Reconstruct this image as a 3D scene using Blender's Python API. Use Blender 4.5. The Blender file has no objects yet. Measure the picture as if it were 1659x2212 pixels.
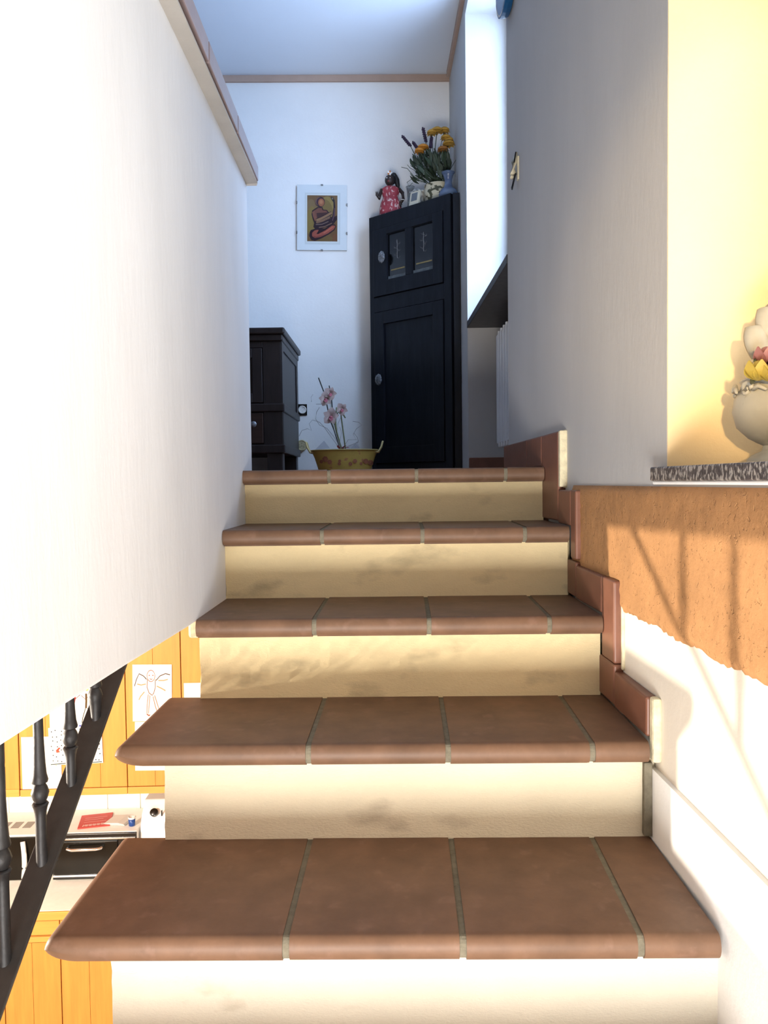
import bpy, math, random
from mathutils import Vector, Matrix
random.seed(7)
# ------------------------------------------------------------------ scene, camera, world, lights
sc = bpy.context.scene
COL = sc.collection
EZ = 3.06                      # eye height above the lower floor; all coordinates below are relative to the eye
F = 1661.0                     # focal length in pixels of the 1659x2212 frame
PITCH = -math.atan(64 / F); YAW = -math.atan(20.5 / F); ROLL = math.radians(-0.7)
_f = Vector((math.sin(YAW) * math.cos(PITCH), math.cos(YAW) * math.cos(PITCH), math.sin(PITCH)))
_r = Vector((math.cos(YAW), -math.sin(YAW), 0)); _u = _r.cross(_f)
CR = _r * math.cos(ROLL) + _u * math.sin(ROLL); CU = -_r * math.sin(ROLL) + _u * math.cos(ROLL)
cam = bpy.data.cameras.new('camera'); cam.sensor_fit = 'VERTICAL'; cam.sensor_height = 36.0
cam.lens = F / 2212 * 36.0; cam.clip_start = 0.02
co = bpy.data.objects.new('camera', cam); COL.objects.link(co)
m = Matrix.Identity(4)
for i in range(3):
    m[i][0] = CR[i]; m[i][1] = CU[i]; m[i][2] = -_f[i]
m[2][3] = EZ
co.matrix_world = m
sc.camera = co

w = bpy.data.worlds.new('world'); sc.world = w; w.use_nodes = True
w.node_tree.nodes['Background'].inputs[0].default_value = (0.72, 0.84, 1.0, 1)
w.node_tree.nodes['Background'].inputs[1].default_value = 1.0

def area(name, loc, target, sx, sy, power, col, spread=180):
    l = bpy.data.lights.new(name, 'AREA'); l.shape = 'RECTANGLE'; l.size = sx; l.size_y = sy
    l.energy = power; l.color = col; l.spread = math.radians(spread)
    o = bpy.data.objects.new(name, l); COL.objects.link(o)
    o.location = (loc[0], loc[1], loc[2] + EZ)
    d = Vector(target) - Vector(loc)
    o.rotation_euler = d.to_track_quat('-Z', 'Y').to_euler()
    return o
def point(name, loc, power, col, r):
    l = bpy.data.lights.new(name, 'POINT'); l.energy = power; l.color = col; l.shadow_soft_size = r
    o = bpy.data.objects.new(name, l); COL.objects.link(o); o.location = (loc[0], loc[1], loc[2] + EZ)
    return o
# daylight through the landing window, in the right wall past the stairs
area('landing_window_light', (0.80, 3.58, 1.68), (-1.0, 3.72, 1.60), 1.15, 1.55, 106, (0.50, 0.69, 1.0))
# the pendant lamp of the kitchen below and an unseen fill light added low behind the viewer
point('kitchen_pendant_light', (-2.37, 1.65, -0.73), 440, (1.0, 0.89, 0.74), 0.022)
area('lower_fill_light', (-0.35, -1.6, -1.5), (0.0, 1.2, -0.75), 1.4, 1.0, 185, (1.0, 0.97, 0.93))
# warm spot light for the unseen warm source behind the viewer, turned to the window niche
def spot(name, loc, target, power, col, size, blend, r):
    l = bpy.data.lights.new(name, 'SPOT'); l.energy = power; l.color = col; l.spot_size = math.radians(size); l.spot_blend = blend; l.shadow_soft_size = r
    o = bpy.data.objects.new(name, l); COL.objects.link(o); o.location = (loc[0], loc[1], loc[2] + EZ)
    o.rotation_euler = (Vector(target) - Vector(loc)).to_track_quat('-Z', 'Y').to_euler()
    return o
spot('niche_spot_light', (-0.15, -1.5, 0.26), (0.72, 1.38, 0.42), 430, (1.0, 0.70, 0.34), 17.5, 0.6, 0.05)
# daylight through the window above the granite sill
area('niche_window_light', (0.93, 0.84, 0.72), (-0.5, 0.80, 0.45), 0.95, 1.1, 11, (1.0, 0.92, 0.80), 120)
vs = sc.view_settings
vs.view_transform = 'Standard'; vs.look = 'None'; vs.gamma = 1.0; vs.use_curve_mapping = False
vs.exposure = 0.0

# ------------------------------------------------------------------ helpers
def ray(px, py): return _f + CR * ((px - 829.5) / F) + CU * ((1106 - py) / F)
def pt(px, py, Y):
    d = ray(px, py); return d * (Y / d.y)
def on_plane(px, py, P, n):
    d = ray(px, py); return d * (Vector(P).dot(n) / d.dot(n))
def lin(c):
    out = []
    for v in c:
        v /= 255.0
        out.append(v / 12.92 if v <= 0.04045 else ((v + 0.055) / 1.055) ** 2.4)
    return tuple(out)
def S(*c): return lin(c)

MATS = {}
def mat(name, col, rough=0.6, n_scale=8.0, n_amt=0.12, bump=0.0, b_scale=60.0, metal=0.0, spec=0.5, coat=0.0,
        rand=0.0, stretch=(1, 1, 1), trans=0.0, ior=1.45, col2=None, spots=None, alpha=1.0, pits=0.0):
    if name in MATS: return MATS[name]
    mt = bpy.data.materials.new(name); mt.use_nodes = True; MATS[name] = mt
    nt = mt.node_tree; N = nt.nodes; L = nt.links
    b = N['Principled BSDF']
    b.inputs['Roughness'].default_value = rough; b.inputs['Metallic'].default_value = metal
    b.inputs['Specular IOR Level'].default_value = spec; b.inputs['Coat Weight'].default_value = coat
    b.inputs['Transmission Weight'].default_value = trans; b.inputs['IOR'].default_value = ior
    b.inputs['Alpha'].default_value = alpha
    tc = N.new('ShaderNodeTexCoord'); mp = N.new('ShaderNodeMapping'); mp.inputs['Scale'].default_value = stretch
    L.new(tc.outputs['Object'], mp.inputs['Vector'])
    nz = N.new('ShaderNodeTexNoise'); nz.inputs['Scale'].default_value = n_scale; nz.inputs['Detail'].default_value = 6
    nz.inputs['Roughness'].default_value = 0.6
    L.new(mp.outputs[0], nz.inputs['Vector'])
    rp = N.new('ShaderNodeValToRGB'); rp.color_ramp.elements[0].position = 0.3; rp.color_ramp.elements[1].position = 0.7
    c2 = col2 or tuple(min(1, v * (1 + n_amt)) for v in col); c1 = tuple(v * (1 - n_amt) for v in col)
    if col2: c1 = col
    rp.color_ramp.elements[0].color = (*c1, 1); rp.color_ramp.elements[1].color = (*c2, 1)
    L.new(nz.outputs['Fac'], rp.inputs['Fac']); out = rp.outputs['Color']
    if spots:                                   # (colour, scale, threshold, softness): stains with a shape of their own
        sn = N.new('ShaderNodeTexNoise'); sn.inputs['Scale'].default_value = spots[1]; sn.inputs['Detail'].default_value = 5
        L.new(mp.outputs[0], sn.inputs['Vector'])
        sr = N.new('ShaderNodeValToRGB'); sr.color_ramp.elements[0].position = spots[2]; sr.color_ramp.elements[1].position = spots[2] + spots[3]
        L.new(sn.outputs['Fac'], sr.inputs['Fac'])
        mx = N.new('ShaderNodeMix'); mx.data_type = 'RGBA'
        L.new(sr.outputs['Color'], mx.inputs[0]); L.new(out, mx.inputs[6]); mx.inputs[7].default_value = (*spots[0], 1)
        out = mx.outputs[2]
    if rand:
        oi = N.new('ShaderNodeObjectInfo'); mr = N.new('ShaderNodeMapRange')
        mr.inputs[3].default_value = 1 - rand; mr.inputs[4].default_value = 1 + rand
        L.new(oi.outputs['Random'], mr.inputs[0])
        hs = N.new('ShaderNodeHueSaturation'); L.new(mr.outputs[0], hs.inputs['Value']); L.new(out, hs.inputs['Color'])
        out = hs.outputs['Color']
    L.new(out, b.inputs['Base Color'])
    if bump or pits:
        bz = N.new('ShaderNodeTexNoise'); bz.inputs['Scale'].default_value = b_scale; bz.inputs['Detail'].default_value = 8
        bz.inputs['Roughness'].default_value = 0.65
        L.new(mp.outputs[0], bz.inputs['Vector'])
        h = bz.outputs['Fac']
        if pits:
            vo = N.new('ShaderNodeTexNoise'); vo.inputs['Scale'].default_value = b_scale * 2.2; vo.inputs['Detail'].default_value = 2
            L.new(mp.outputs[0], vo.inputs['Vector'])
            vr = N.new('ShaderNodeMapRange'); vr.inputs[1].default_value = 0.30; vr.inputs[2].default_value = 0.38
            vr.inputs[3].default_value = -pits; vr.inputs[4].default_value = 0
            L.new(vo.outputs['Fac'], vr.inputs[0])
            ad = N.new('ShaderNodeMath'); L.new(h, ad.inputs[0]); L.new(vr.outputs[0], ad.inputs[1]); h = ad.outputs[0]
        bp = N.new('ShaderNodeBump'); bp.inputs['Strength'].default_value = bump; bp.inputs['Distance'].default_value = 0.004
        L.new(h, bp.inputs['Height']); L.new(bp.outputs[0], b.inputs['Normal'])
    return mt
def glass_mat(name, tint=(1, 1, 1), gloss=0.08, rough=0.02):
    if name in MATS: return MATS[name]
    mt = bpy.data.materials.new(name); mt.use_nodes = True; MATS[name] = mt
    nt = mt.node_tree; N = nt.nodes; L = nt.links; N.remove(N['Principled BSDF'])
    t = N.new('ShaderNodeBsdfTransparent'); t.inputs[0].default_value = (*tint, 1)
    g = N.new('ShaderNodeBsdfGlossy'); g.inputs['Roughness'].default_value = rough
    fr = N.new('ShaderNodeLayerWeight'); fr.inputs[0].default_value = 0.35
    mr = N.new('ShaderNodeMapRange'); mr.inputs[3].default_value = gloss * 0.4; mr.inputs[4].default_value = min(1, gloss * 6)
    nz = N.new('ShaderNodeTexNoise'); nz.inputs['Scale'].default_value = 12.0
    L.new(fr.outputs['Facing'], mr.inputs[0])
    bp = N.new('ShaderNodeBump'); bp.inputs['Strength'].default_value = 0.02
    L.new(nz.outputs['Fac'], bp.inputs['Height']); L.new(bp.outputs[0], g.inputs['Normal'])
    mx = N.new('ShaderNodeMixShader'); L.new(mr.outputs[0], mx.inputs[0]); L.new(t.outputs[0], mx.inputs[1]); L.new(g.outputs[0], mx.inputs[2])
    L.new(mx.outputs[0], N['Material Output'].inputs[0])
    return mt
def print_mat():
    if 'print_ink' in MATS: return MATS['print_ink']
    mt = bpy.data.materials.new('print_ink'); mt.use_nodes = True; MATS['print_ink'] = mt
    N = mt.node_tree.nodes; L = mt.node_tree.links; b = N['Principled BSDF']; b.inputs['Roughness'].default_value = 0.8
    b.inputs['Specular IOR Level'].default_value = 0.2
    at = N.new('ShaderNodeAttribute'); at.attribute_name = 'ink'
    nz = N.new('ShaderNodeTexNoise'); nz.inputs['Scale'].default_value = 90
    mr = N.new('ShaderNodeMapRange'); mr.inputs[3].default_value = 0.85; mr.inputs[4].default_value = 1.12
    L.new(nz.outputs['Fac'], mr.inputs[0])
    hs = N.new('ShaderNodeHueSaturation'); L.new(mr.outputs[0], hs.inputs['Value']); L.new(at.outputs['Color'], hs.inputs['Color'])
    L.new(hs.outputs[0], b.inputs['Base Color'])
    return mt

WL = {}
def wl(o): return WL.get(o.name, Vector((0, 0, 0)))
class MB:
    def __init__(s): s.v = []; s.f = []; s.c = []
    def add(s, vs, fs, col=None):
        n = len(s.v); s.v += [Vector(p) for p in vs]; s.f += [[n + i for i in f] for f in fs]; s.c += [col] * len(fs); return s
    def box(s, x0, x1, y0, y1, z0, z1, xf=None):
        p = [(x0, y0, z0), (x1, y0, z0), (x1, y1, z0), (x0, y1, z0), (x0, y0, z1), (x1, y0, z1), (x1, y1, z1), (x0, y1, z1)]
        if xf: p = [xf(*q) for q in p]
        return s.add(p, [(0, 3, 2, 1), (4, 5, 6, 7), (0, 1, 5, 4), (1, 2, 6, 5), (2, 3, 7, 6), (3, 0, 4, 7)])
    def prism(s, poly, vec):
        vec = Vector(vec); n = len(poly); a = [Vector(p) for p in poly]
        return s.add(a + [p + vec for p in a], [list(range(n))[::-1], [n + i for i in range(n)]] + [(i, (i + 1) % n, n + (i + 1) % n, n + i) for i in range(n)])
    def loft(s, rings, cap=True, closed=True):
        n = len(rings[0]); vs = [p for r in rings for p in r]; fs = []
        for k in range(len(rings) - 1):
            for i in range(n if closed else n - 1):
                j = (i + 1) % n
                fs.append((k * n + i, k * n + j, (k + 1) * n + j, (k + 1) * n + i))
        if cap and closed:
            fs.append(list(range(n))[::-1]); fs.append([(len(rings) - 1) * n + i for i in range(n)])
        return s.add(vs, fs)
    def lathe(s, c, prof, seg=24, sx=1.0, sy=1.0, cap=True):
        c = Vector(c)
        return s.loft([[c + Vector((math.cos(2 * math.pi * i / seg) * r * sx, math.sin(2 * math.pi * i / seg) * r * sy, z)) for i in range(seg)] for r, z in prof], cap)
    def tube(s, path, r, seg=8, flat=1.0):
        P = [Vector(p) for p in path]; R = r if isinstance(r, (list, tuple)) else [r] * len(P); rings = []
        ref = Vector((0, 0, 1))
        for i, p in enumerate(P):
            t = (P[min(i + 1, len(P) - 1)] - P[max(i - 1, 0)]).normalized()
            a = ref.cross(t)
            if a.length < 0.15: a = Vector((1, 0.2, 0)).cross(t)
            a.normalize(); b = t.cross(a)
            rings.append([p + (a * math.cos(2 * math.pi * k / seg) + b * math.sin(2 * math.pi * k / seg) * flat) * R[i] for k in range(seg)])
        return s.loft(rings)
    def ell(s, c, r, seg=14, rot=None):
        c = Vector(c); rings = []
        for k in range(seg // 2 + 1):
            a = math.pi * k / (seg // 2); rr = max(math.sin(a), 0.02); z = -math.cos(a)
            ring = [Vector((math.cos(2 * math.pi * i / seg) * rr * r[0], math.sin(2 * math.pi * i / seg) * rr * r[1], z * r[2])) for i in range(seg)]
            if rot: ring = [rot @ q for q in ring]
            rings.append([c + q for q in ring])
        return s.loft(rings)
    def leaf(s, base, tip, width, side, lift=0.0, thick=0.0008, n=6, shape=0.5):
        base = Vector(base); tip = Vector(tip); side = Vector(side).normalized(); d = tip - base
        nrm = d.cross(side).normalized(); up = []; dn = []
        for i in range(n + 1):
            t = i / n; wd = width * max(0.06, math.sin(math.pi * t ** shape if shape != 0.5 else math.pi * (t * 0.94 + 0.03)))
            c = base + d * t + nrm * lift * math.sin(math.pi * t)
            up.append([c - side * wd / 2 + nrm * lift * .15, c + nrm * (-thick), c + side * wd / 2 + nrm * lift * .15])
        vs = [p for row in up for p in row] + [p - nrm * thick for row in up for p in row]; k = 3 * (n + 1); fs = []
        for i in range(n):
            for j in range(2):
                a = i * 3 + j
                fs += [(a, a + 1, a + 4, a + 3), (k + a, k + a + 3, k + a + 4, k + a + 1)]
        return s.add(vs, fs)
    def build(s, name, mt, parent=None, smooth=False, bevel=0.0, segs=2, auto=None):
        me = bpy.data.meshes.new(name); off = wl(parent) if parent else Vector((0, 0, 0))
        me.from_pydata([(p.x - off.x, p.y - off.y, p.z + EZ - off.z) for p in s.v], [], s.f); me.update()
        o = bpy.data.objects.new(name, me); COL.objects.link(o); me.materials.append(mt)
        WL[o.name] = off.copy()
        if parent: o.parent = parent
        import bmesh
        bm = bmesh.new(); bm.from_mesh(me); bmesh.ops.recalc_face_normals(bm, faces=bm.faces)
        if bevel:
            ed = [e for e in bm.edges if len(e.link_faces) == 2 and e.calc_face_angle(0) > 0.6]
            bmesh.ops.bevel(bm, geom=ed, offset=bevel, segments=segs, profile=0.5, affect='EDGES', clamp_overlap=True)
        bm.to_mesh(me); bm.free()
        if smooth or auto:
            me.shade_smooth()
            if auto: me.set_sharp_from_angle(angle=math.radians(auto))
        if any(c for c in s.c) and not bevel:
            at = me.color_attributes.new('ink', 'FLOAT_COLOR', 'CORNER'); li = 0
            for k, p in enumerate(me.polygons):
                c = s.c[k] or (1, 1, 1)
                for _ in p.vertices:
                    at.data[li].color = (*c, 1); li += 1
        return o
def B(name, mt, parent, *a, bevel=0.0, xf=None, **k): return MB().box(*a, xf=xf).build(name, mt, parent, bevel=bevel, **k)
def tag(o, label=None, cat=None, group=None, kind=None):
    if label: o['label'] = label
    if cat: o['category'] = cat
    if group: o['group'] = group
    if kind: o['kind'] = kind
    return o
def root(name, loc, label=None, cat=None, group=None, kind=None):
    o = bpy.data.objects.new(name, None); COL.objects.link(o)
    o.location = (loc[0], loc[1], loc[2] + EZ); WL[o.name] = Vector(o.location); o.empty_display_size = 0.05
    return tag(o, label, cat, group, kind)
def circle_pts(cu, cv, ru, rv, n=20): return [(cu + ru * math.cos(2 * math.pi * i / n), cv + rv * math.sin(2 * math.pi * i / n)) for i in range(n)]
def stroke(pts, w):
    out = []
    L = []; R = []
    for i, p in enumerate(pts):
        a = pts[max(i - 1, 0)]; b = pts[min(i + 1, len(pts) - 1)]
        dx, dy = b[0] - a[0], b[1] - a[1]; l = math.hypot(dx, dy) or 1
        ww = w[i] if isinstance(w, (list, tuple)) else w
        L.append((p[0] - dy / l * ww / 2, p[1] + dx / l * ww / 2)); R.append((p[0] + dy / l * ww / 2, p[1] - dx / l * ww / 2))
    return [[L[i], L[i + 1], R[i + 1], R[i]] for i in range(len(pts) - 1)]
def flat_print(name, parent, polys, fr, step=0.00012):
    """flat print on paper: polys = [(colour, [(u,v)...])], fr(u,v,h) -> point"""
    mb = MB()
    for k, (c, p) in enumerate(polys):
        mb.add([fr(u, v, step * (k + 1)) for u, v in p], [list(range(len(p)))], c)
    return mb.build(name, print_mat(), parent)

# ------------------------------------------------------------------ materials
plaster = mat('white_plaster', (0.77, 0.79, 0.82), 0.85, 5.0, 0.05, 0.30, 45, spec=0.25, stretch=(1, 1, 0.28))
plaster_far = mat('pale_plaster', (0.80, 0.80, 0.79), 0.88, 3.0, 0.03, 0.25, 60, spec=0.2)
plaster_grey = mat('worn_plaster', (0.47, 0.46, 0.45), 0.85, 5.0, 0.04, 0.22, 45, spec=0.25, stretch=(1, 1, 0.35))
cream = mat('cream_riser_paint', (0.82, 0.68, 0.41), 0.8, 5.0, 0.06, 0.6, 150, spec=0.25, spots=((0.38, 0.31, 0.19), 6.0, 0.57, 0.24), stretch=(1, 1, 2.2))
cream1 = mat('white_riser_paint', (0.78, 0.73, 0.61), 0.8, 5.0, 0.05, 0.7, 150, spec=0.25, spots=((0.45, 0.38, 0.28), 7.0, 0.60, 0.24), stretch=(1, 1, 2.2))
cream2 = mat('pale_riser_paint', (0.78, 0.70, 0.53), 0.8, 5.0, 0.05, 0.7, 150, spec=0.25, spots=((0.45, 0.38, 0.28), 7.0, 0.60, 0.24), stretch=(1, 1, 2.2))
terra = mat('terracotta_tile', (0.152, 0.084, 0.050), 0.5, 14, 0.20, 0.06, 160, spec=0.35, rand=0.10, spots=((0.21, 0.12, 0.082), 26.0, 0.60, 0.2))
terra_skirt = mat('terracotta_skirting', (0.185, 0.078, 0.048), 0.42, 14, 0.15, 0.05, 120, spec=0.4, rand=0.08)
cap_tile = mat('cap_tile', (0.30, 0.235, 0.24), 0.5, 10, 0.08, 0.05, 120, rand=0.06)
grout = mat('cement_grout', (0.19, 0.17, 0.125), 0.95, 60, 0.2, 0.5, 200, spec=0.1)
dado_m = mat('rough_orange_plaster', (0.41, 0.208, 0.085), 0.75, 12, 0.12, 0.8, 45, spec=0.35, pits=0.5)
plinth_m = mat('white_plinth_paint', (0.86, 0.86, 0.84), 0.7, 5, 0.03, 0.2, 80)
mould_m = mat('ceiling_moulding_paint', (0.42, 0.30, 0.24), 0.75, 9, 0.06, 0.1, 80)
black_paint = mat('black_cabinet_paint', (0.0055, 0.0070, 0.0115), 0.36, 9, 0.35, 0.10, 40, spec=0.36, stretch=(4, 4, 0.6), spots=((0.013, 0.017, 0.023), 5.0, 0.58, 0.25))
dark_wood = mat('dark_walnut', (0.013, 0.009, 0.009), 0.40, 10, 0.3, 0.1, 50, spec=0.4, stretch=(6, 6, 0.7))
red_wood = mat('dark_drawer_wood', (0.024, 0.012, 0.009), 0.4, 10, 0.3, 0.1, 50, spec=0.4, stretch=(0.7, 6, 6))
dark_stone = mat('dark_sill_stone', (0.035, 0.033, 0.035), 0.45, 30, 0.4, 0.1, 90)
granite = mat('speckled_granite', (0.070, 0.060, 0.060), 0.35, 220, 0.5, 0.05, 200, spots=((0.34, 0.31, 0.28), 190.0, 0.48, 0.10), stretch=(1, 1, .55))
iron = mat('black_wrought_iron', (0.020, 0.020, 0.022), 0.45, 30, 0.3, 0.25, 60, spec=0.5, metal=0.3)
bar_iron = mat('painted_flat_iron', (0.030, 0.028, 0.026), 0.6, 30, 0.2, 0.15, 90, spec=0.35)
oak = mat('honey_oak', (0.53, 0.235, 0.048), 0.5, 7, 0.10, 0.08, 40, spec=0.35, stretch=(7, 7, 0.5), rand=0.05)
oak_h = mat('honey_oak_rail', (0.57, 0.27, 0.060), 0.5, 7, 0.10, 0.08, 40, spec=0.35, stretch=(0.5, 7, 7))
worktop_m = mat('white_worktop', (0.78, 0.76, 0.70), 0.4, 40, 0.03)
wtile = mat('white_wall_tile', (0.80, 0.78, 0.70), 0.25, 20, 0.03, rand=0.03)
white_pl = mat('white_plastic', (0.78, 0.77, 0.74), 0.4, 20, 0.03)
black_pl = mat('black_plastic', (0.006, 0.006, 0.006), 0.25, 20, 0.1)
black_glass = mat('black_oven_glass', (0.006, 0.005, 0.0035), 0.2, 6, 0.4, spec=0.25)
chrome = mat('chrome', (0.75, 0.75, 0.75), 0.12, 20, 0.03, metal=1.0)
paper_m = mat('drawing_paper', (0.66, 0.64, 0.60), 0.9, 30, 0.02)
crystal = mat('cut_glass', (0.16, 0.17, 0.185), 0.15, 90, 0.6, 0.6, 90, spec=0.9, trans=0.3)
brass = mat('old_brass', (0.45, 0.33, 0.14), 0.35, 40, 0.2, metal=0.9)
steel = mat('clip_steel', (0.25, 0.25, 0.25), 0.4, 40, 0.1, metal=0.8)
floor_m = mat('lower_floor_tile', (0.42, 0.30, 0.20), 0.5, 3, 0.1)

# ------------------------------------------------------------------ house shell
def Xw(Y): return 0.487 - 0.027 * (Y - 1.40)          # right wall face
def W(dx, Y, z): return (Xw(Y) + dx, Y, z)
def Yb(X): return 5.0 + 0.026 * (X + 1.046)            # back wall face
LAND = 0.040                                          # landing level
CEIL = 2.60
# lower floor and outer walls
tag(B('floor', floor_m, None, -4.2, 1.0, -3.2, 5.2, -3.20, -3.06), kind='structure')
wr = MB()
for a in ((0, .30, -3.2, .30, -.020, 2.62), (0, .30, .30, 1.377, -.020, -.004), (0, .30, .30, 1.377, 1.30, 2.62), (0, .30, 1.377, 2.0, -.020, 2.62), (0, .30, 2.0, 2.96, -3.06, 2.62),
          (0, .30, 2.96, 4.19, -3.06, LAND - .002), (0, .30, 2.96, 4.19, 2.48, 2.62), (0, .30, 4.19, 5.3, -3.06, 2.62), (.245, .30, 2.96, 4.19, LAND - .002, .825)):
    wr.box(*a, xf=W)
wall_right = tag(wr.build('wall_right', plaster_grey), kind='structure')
B('lower_wall', mat('warm_white_plaster', (0.76, 0.70, 0.60), 0.85, 3.0, 0.04, 0.2, 70, spec=0.25), wall_right, 0, .30, -3.2, 2.0, -3.06, -.020, xf=W)
B('reveal', mat('warm_lit_reveal', (0.80, 0.61, 0.35), 0.8, 4, 0.04, 0.3, 90, spec=0.25), wall_right, .0004, .224, 1.3745, 1.3775, .022, 1.30, xf=W)['label'] = 'window reveal with warm light put into its cream colour'  # reveal colour yellowed, the warm light on it is painted in
# rough dado band and white plinth on the right wall (low relief built on the wall face)
random.seed(3)
def dado():
    mb = MB(); nY, nz = 240, 20; y0, y1 = -0.6, 2.0; z0, z1 = -.275, -.0135
    g = []
    for i in range(nY + 1):
        Y = y0 + (y1 - y0) * i / nY
        zb = z0 + 0.002 * math.sin(Y * 37) + random.uniform(-.004, .004)
        row = []
        for j in range(nz + 1):
            t = j / nz; z = zb + (z1 - zb) * t
            d = -0.007 - random.uniform(0, .0028) if 0 < j < nz else -0.0035
            row.append(W(d, Y, z))
        g.append(row)
    vs = [p for r in g for p in r]; n = nz + 1; fs = []
    for i in range(nY):
        for j in range(nz): fs.append((i * n + j, i * n + j + 1, (i + 1) * n + j + 1, (i + 1) * n + j))
    mb.add(vs, fs)
    m = len(mb.v); e0 = [W(.001, y0 + (y1 - y0) * i / nY, g[i][0][2]) for i in range(nY + 1)]; e1 = [W(.001, y0 + (y1 - y0) * i / nY, z1) for i in range(nY + 1)]
    mb.v += [Vector(p) for p in e0 + e1]
    for i in range(nY):
        mb.f.append((i * n, (i + 1) * n, m + i + 1, m + i)); mb.f.append((i * n + nz, m + nY + 1 + i, m + nY + 2 + i, (i + 1) * n + nz)); mb.c += [None, None]
    o = mb.build('dado_band', dado_m, wall_right, smooth=True)
    o['label'] = 'rough orange brown plaster band with pits'
dado()
B('plinth', plinth_m, wall_right, -.009, .002, -0.6, 1.432, -3.05, -.540, xf=W)

pl = tag(B('wall_back', plaster_far, None, -4.2, 0.9, 0, .2, LAND - .3, 2.64, xf=lambda x, y, z: (x, Yb(x) + y, z)), kind='structure')
tag(B('ceiling', mat('ceiling_paint', (0.66, 0.70, 0.76), 0.9, 2, 0.02, 0.1, 60), None, -4.2, 0.9, -3.2, 5.3, CEIL, CEIL + .12), kind='structure')
tag(B('wall_left', plaster_far, None, -4.35, -4.2, -3.2, 5.3, -3.06, 2.64), kind='structure')
tag(B('wall_front', plaster_far, None, -4.2, 0.9, -3.35, -3.2, -3.06, 2.64), kind='structure')
# slab of the upper floor: left of the stair well, and the landing
sl = MB()
sl.box(-4.2, -.53, -3.2, 2.30, -.292, LAND - .001)
sl.box(-4.2, .50, 2.30, 5.05, -.292, LAND - .001)
tag(sl.build('floor_landing', mat('landing_tile', (0.22, 0.10, 0.06), 0.5, 6, 0.15)), kind='structure')
# parapet beside the stairs
pp = MB()
PX = -.4415
prof = [(-3.2, -.290), (0.84, -.290), (1.25, -.296), (1.64, -.305), (2.41, -.306), (2.41, .925), (1.6, .955), (-3.2, .985)]
pp.prism([(PX, y, z) for y, z in prof], (-.10, 0, 0))
parapet = tag(pp.build('wall_parapet', plaster, None, bevel=0.006, segs=3), kind='structure')
# plaster lip below the cap tiles, then the cap tiles one by one
lip = MB(); lip.prism([(PX + .034, -3.2, .989), (PX + .034, 2.405, .927), (PX + .03, 2.412, .922), (PX - .10, 2.412, .922), (PX - .10, -3.2, .984)], (0, 0, .006))
lip.build('cap_lip', mat('shaded_lip_plaster', (0.50, 0.48, 0.45), 0.9, 8, 0.08, 0.3, 80), parapet)  # lip plaster greyed, the shade of its underside put into the colour
ys = [2.40, 2.094, 1.769, 1.44, 1.11, .78, .45, .12, -.21]
for k in range(len(ys) - 1):
    a, b = ys[k] - (.0 if k == 0 else .003), ys[k + 1] + .003
    zz = lambda y: .930 + (2.40 - y) * .0355
    MB().add([(PX + .038, b, zz(b)), (PX + .038, a, zz(a)), (PX - .11, a, zz(a)), (PX - .11, b, zz(b)),
              (PX + .038, b, zz(b) + .050), (PX + .038, a, zz(a) + .050 - (.004 if k == 0 else 0)), (PX - .11, a, zz(a) + .050), (PX - .11, b, zz(b) + .050)],
             [(0, 3, 2, 1), (4, 5, 6, 7), (0, 1, 5, 4), (1, 2, 6, 5), (2, 3, 7, 6), (3, 0, 4, 7)]).build('cap_tile', cap_tile, parapet, bevel=0.003)

# ceiling moulding
t1 = root('trim_1', (0, 4.9, CEIL), kind='structure')
def mould(y0, y1, x0, x1, along):
    mb = MB()
    if along == 'x': mb.box(x0, x1, -.020, .002, CEIL - .040, CEIL + .001, xf=lambda x, y, z: (x, Yb(x) + y, z))
    else: mb.box(-.022, .002, y0, y1, CEIL - .040, CEIL + .001, xf=W)
    return mb
mould(0, 0, -4.15, .40, 'x').build('moulding', mould_m, t1, bevel=0.004)
mould(-3.1, 4.98, 0, 0, 'y').build('moulding', mould_m, t1, bevel=0.004)

# ------------------------------------------------------------------ stairs
stairs = root('stairs', (0, 1.2, -.70), kind='structure')
CY = [1.127 + .2845 * i for i in range(5)]
CZ = [-.673, -.483, -.299, -.118, .040]
RX = [.476] + [0.487 - 0.027 * (y - 1.40) - .0212 for y in CY[1:]]; LX = [-.531, -.524, -.441, -.4415, -.4425]
JX = [(-.1675, .0955, .358), (-.1625, .0955, .3605), (-.178, .0755, .340), (-.1845, .0735, .3355), (-.188, .0685, .329)]
steps = [(CY[i], CZ[i], LX[i], RX[i], JX[i], i) for i in range(5)]
for k in range(1, 4): steps.append((CY[0] - .2845 * k, CZ[0] - .186 * k, -.531, .472, JX[0], -k))
DS = [.003, .006, .009]                                # joints drift a little towards the back
def nose_profile(c, z, back, d=0.0):
    """(Y, z) outline of a bullnosed step tile; d shrinks it for the grout bed"""
    p = [(back, z - d)]
    p += [(c + .004, z - d)]
    for a in range(0, 9):
        t = math.radians(90 - a * 20)
        p.append((c - .003 - (.0135 - d) * math.cos(t) if a else c - .004, z - .0195 + (.0195 - d) * math.sin(t)))
    p = [q for q in p if q[1] >= z - .0385]
    p += [(c + .002, z - .0375 + d), (c + .004, z - .0425 + d), (c + .022, z - .0425 + d), (c + .024, z - .018), (back, z - .018)]
    return p
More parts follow.
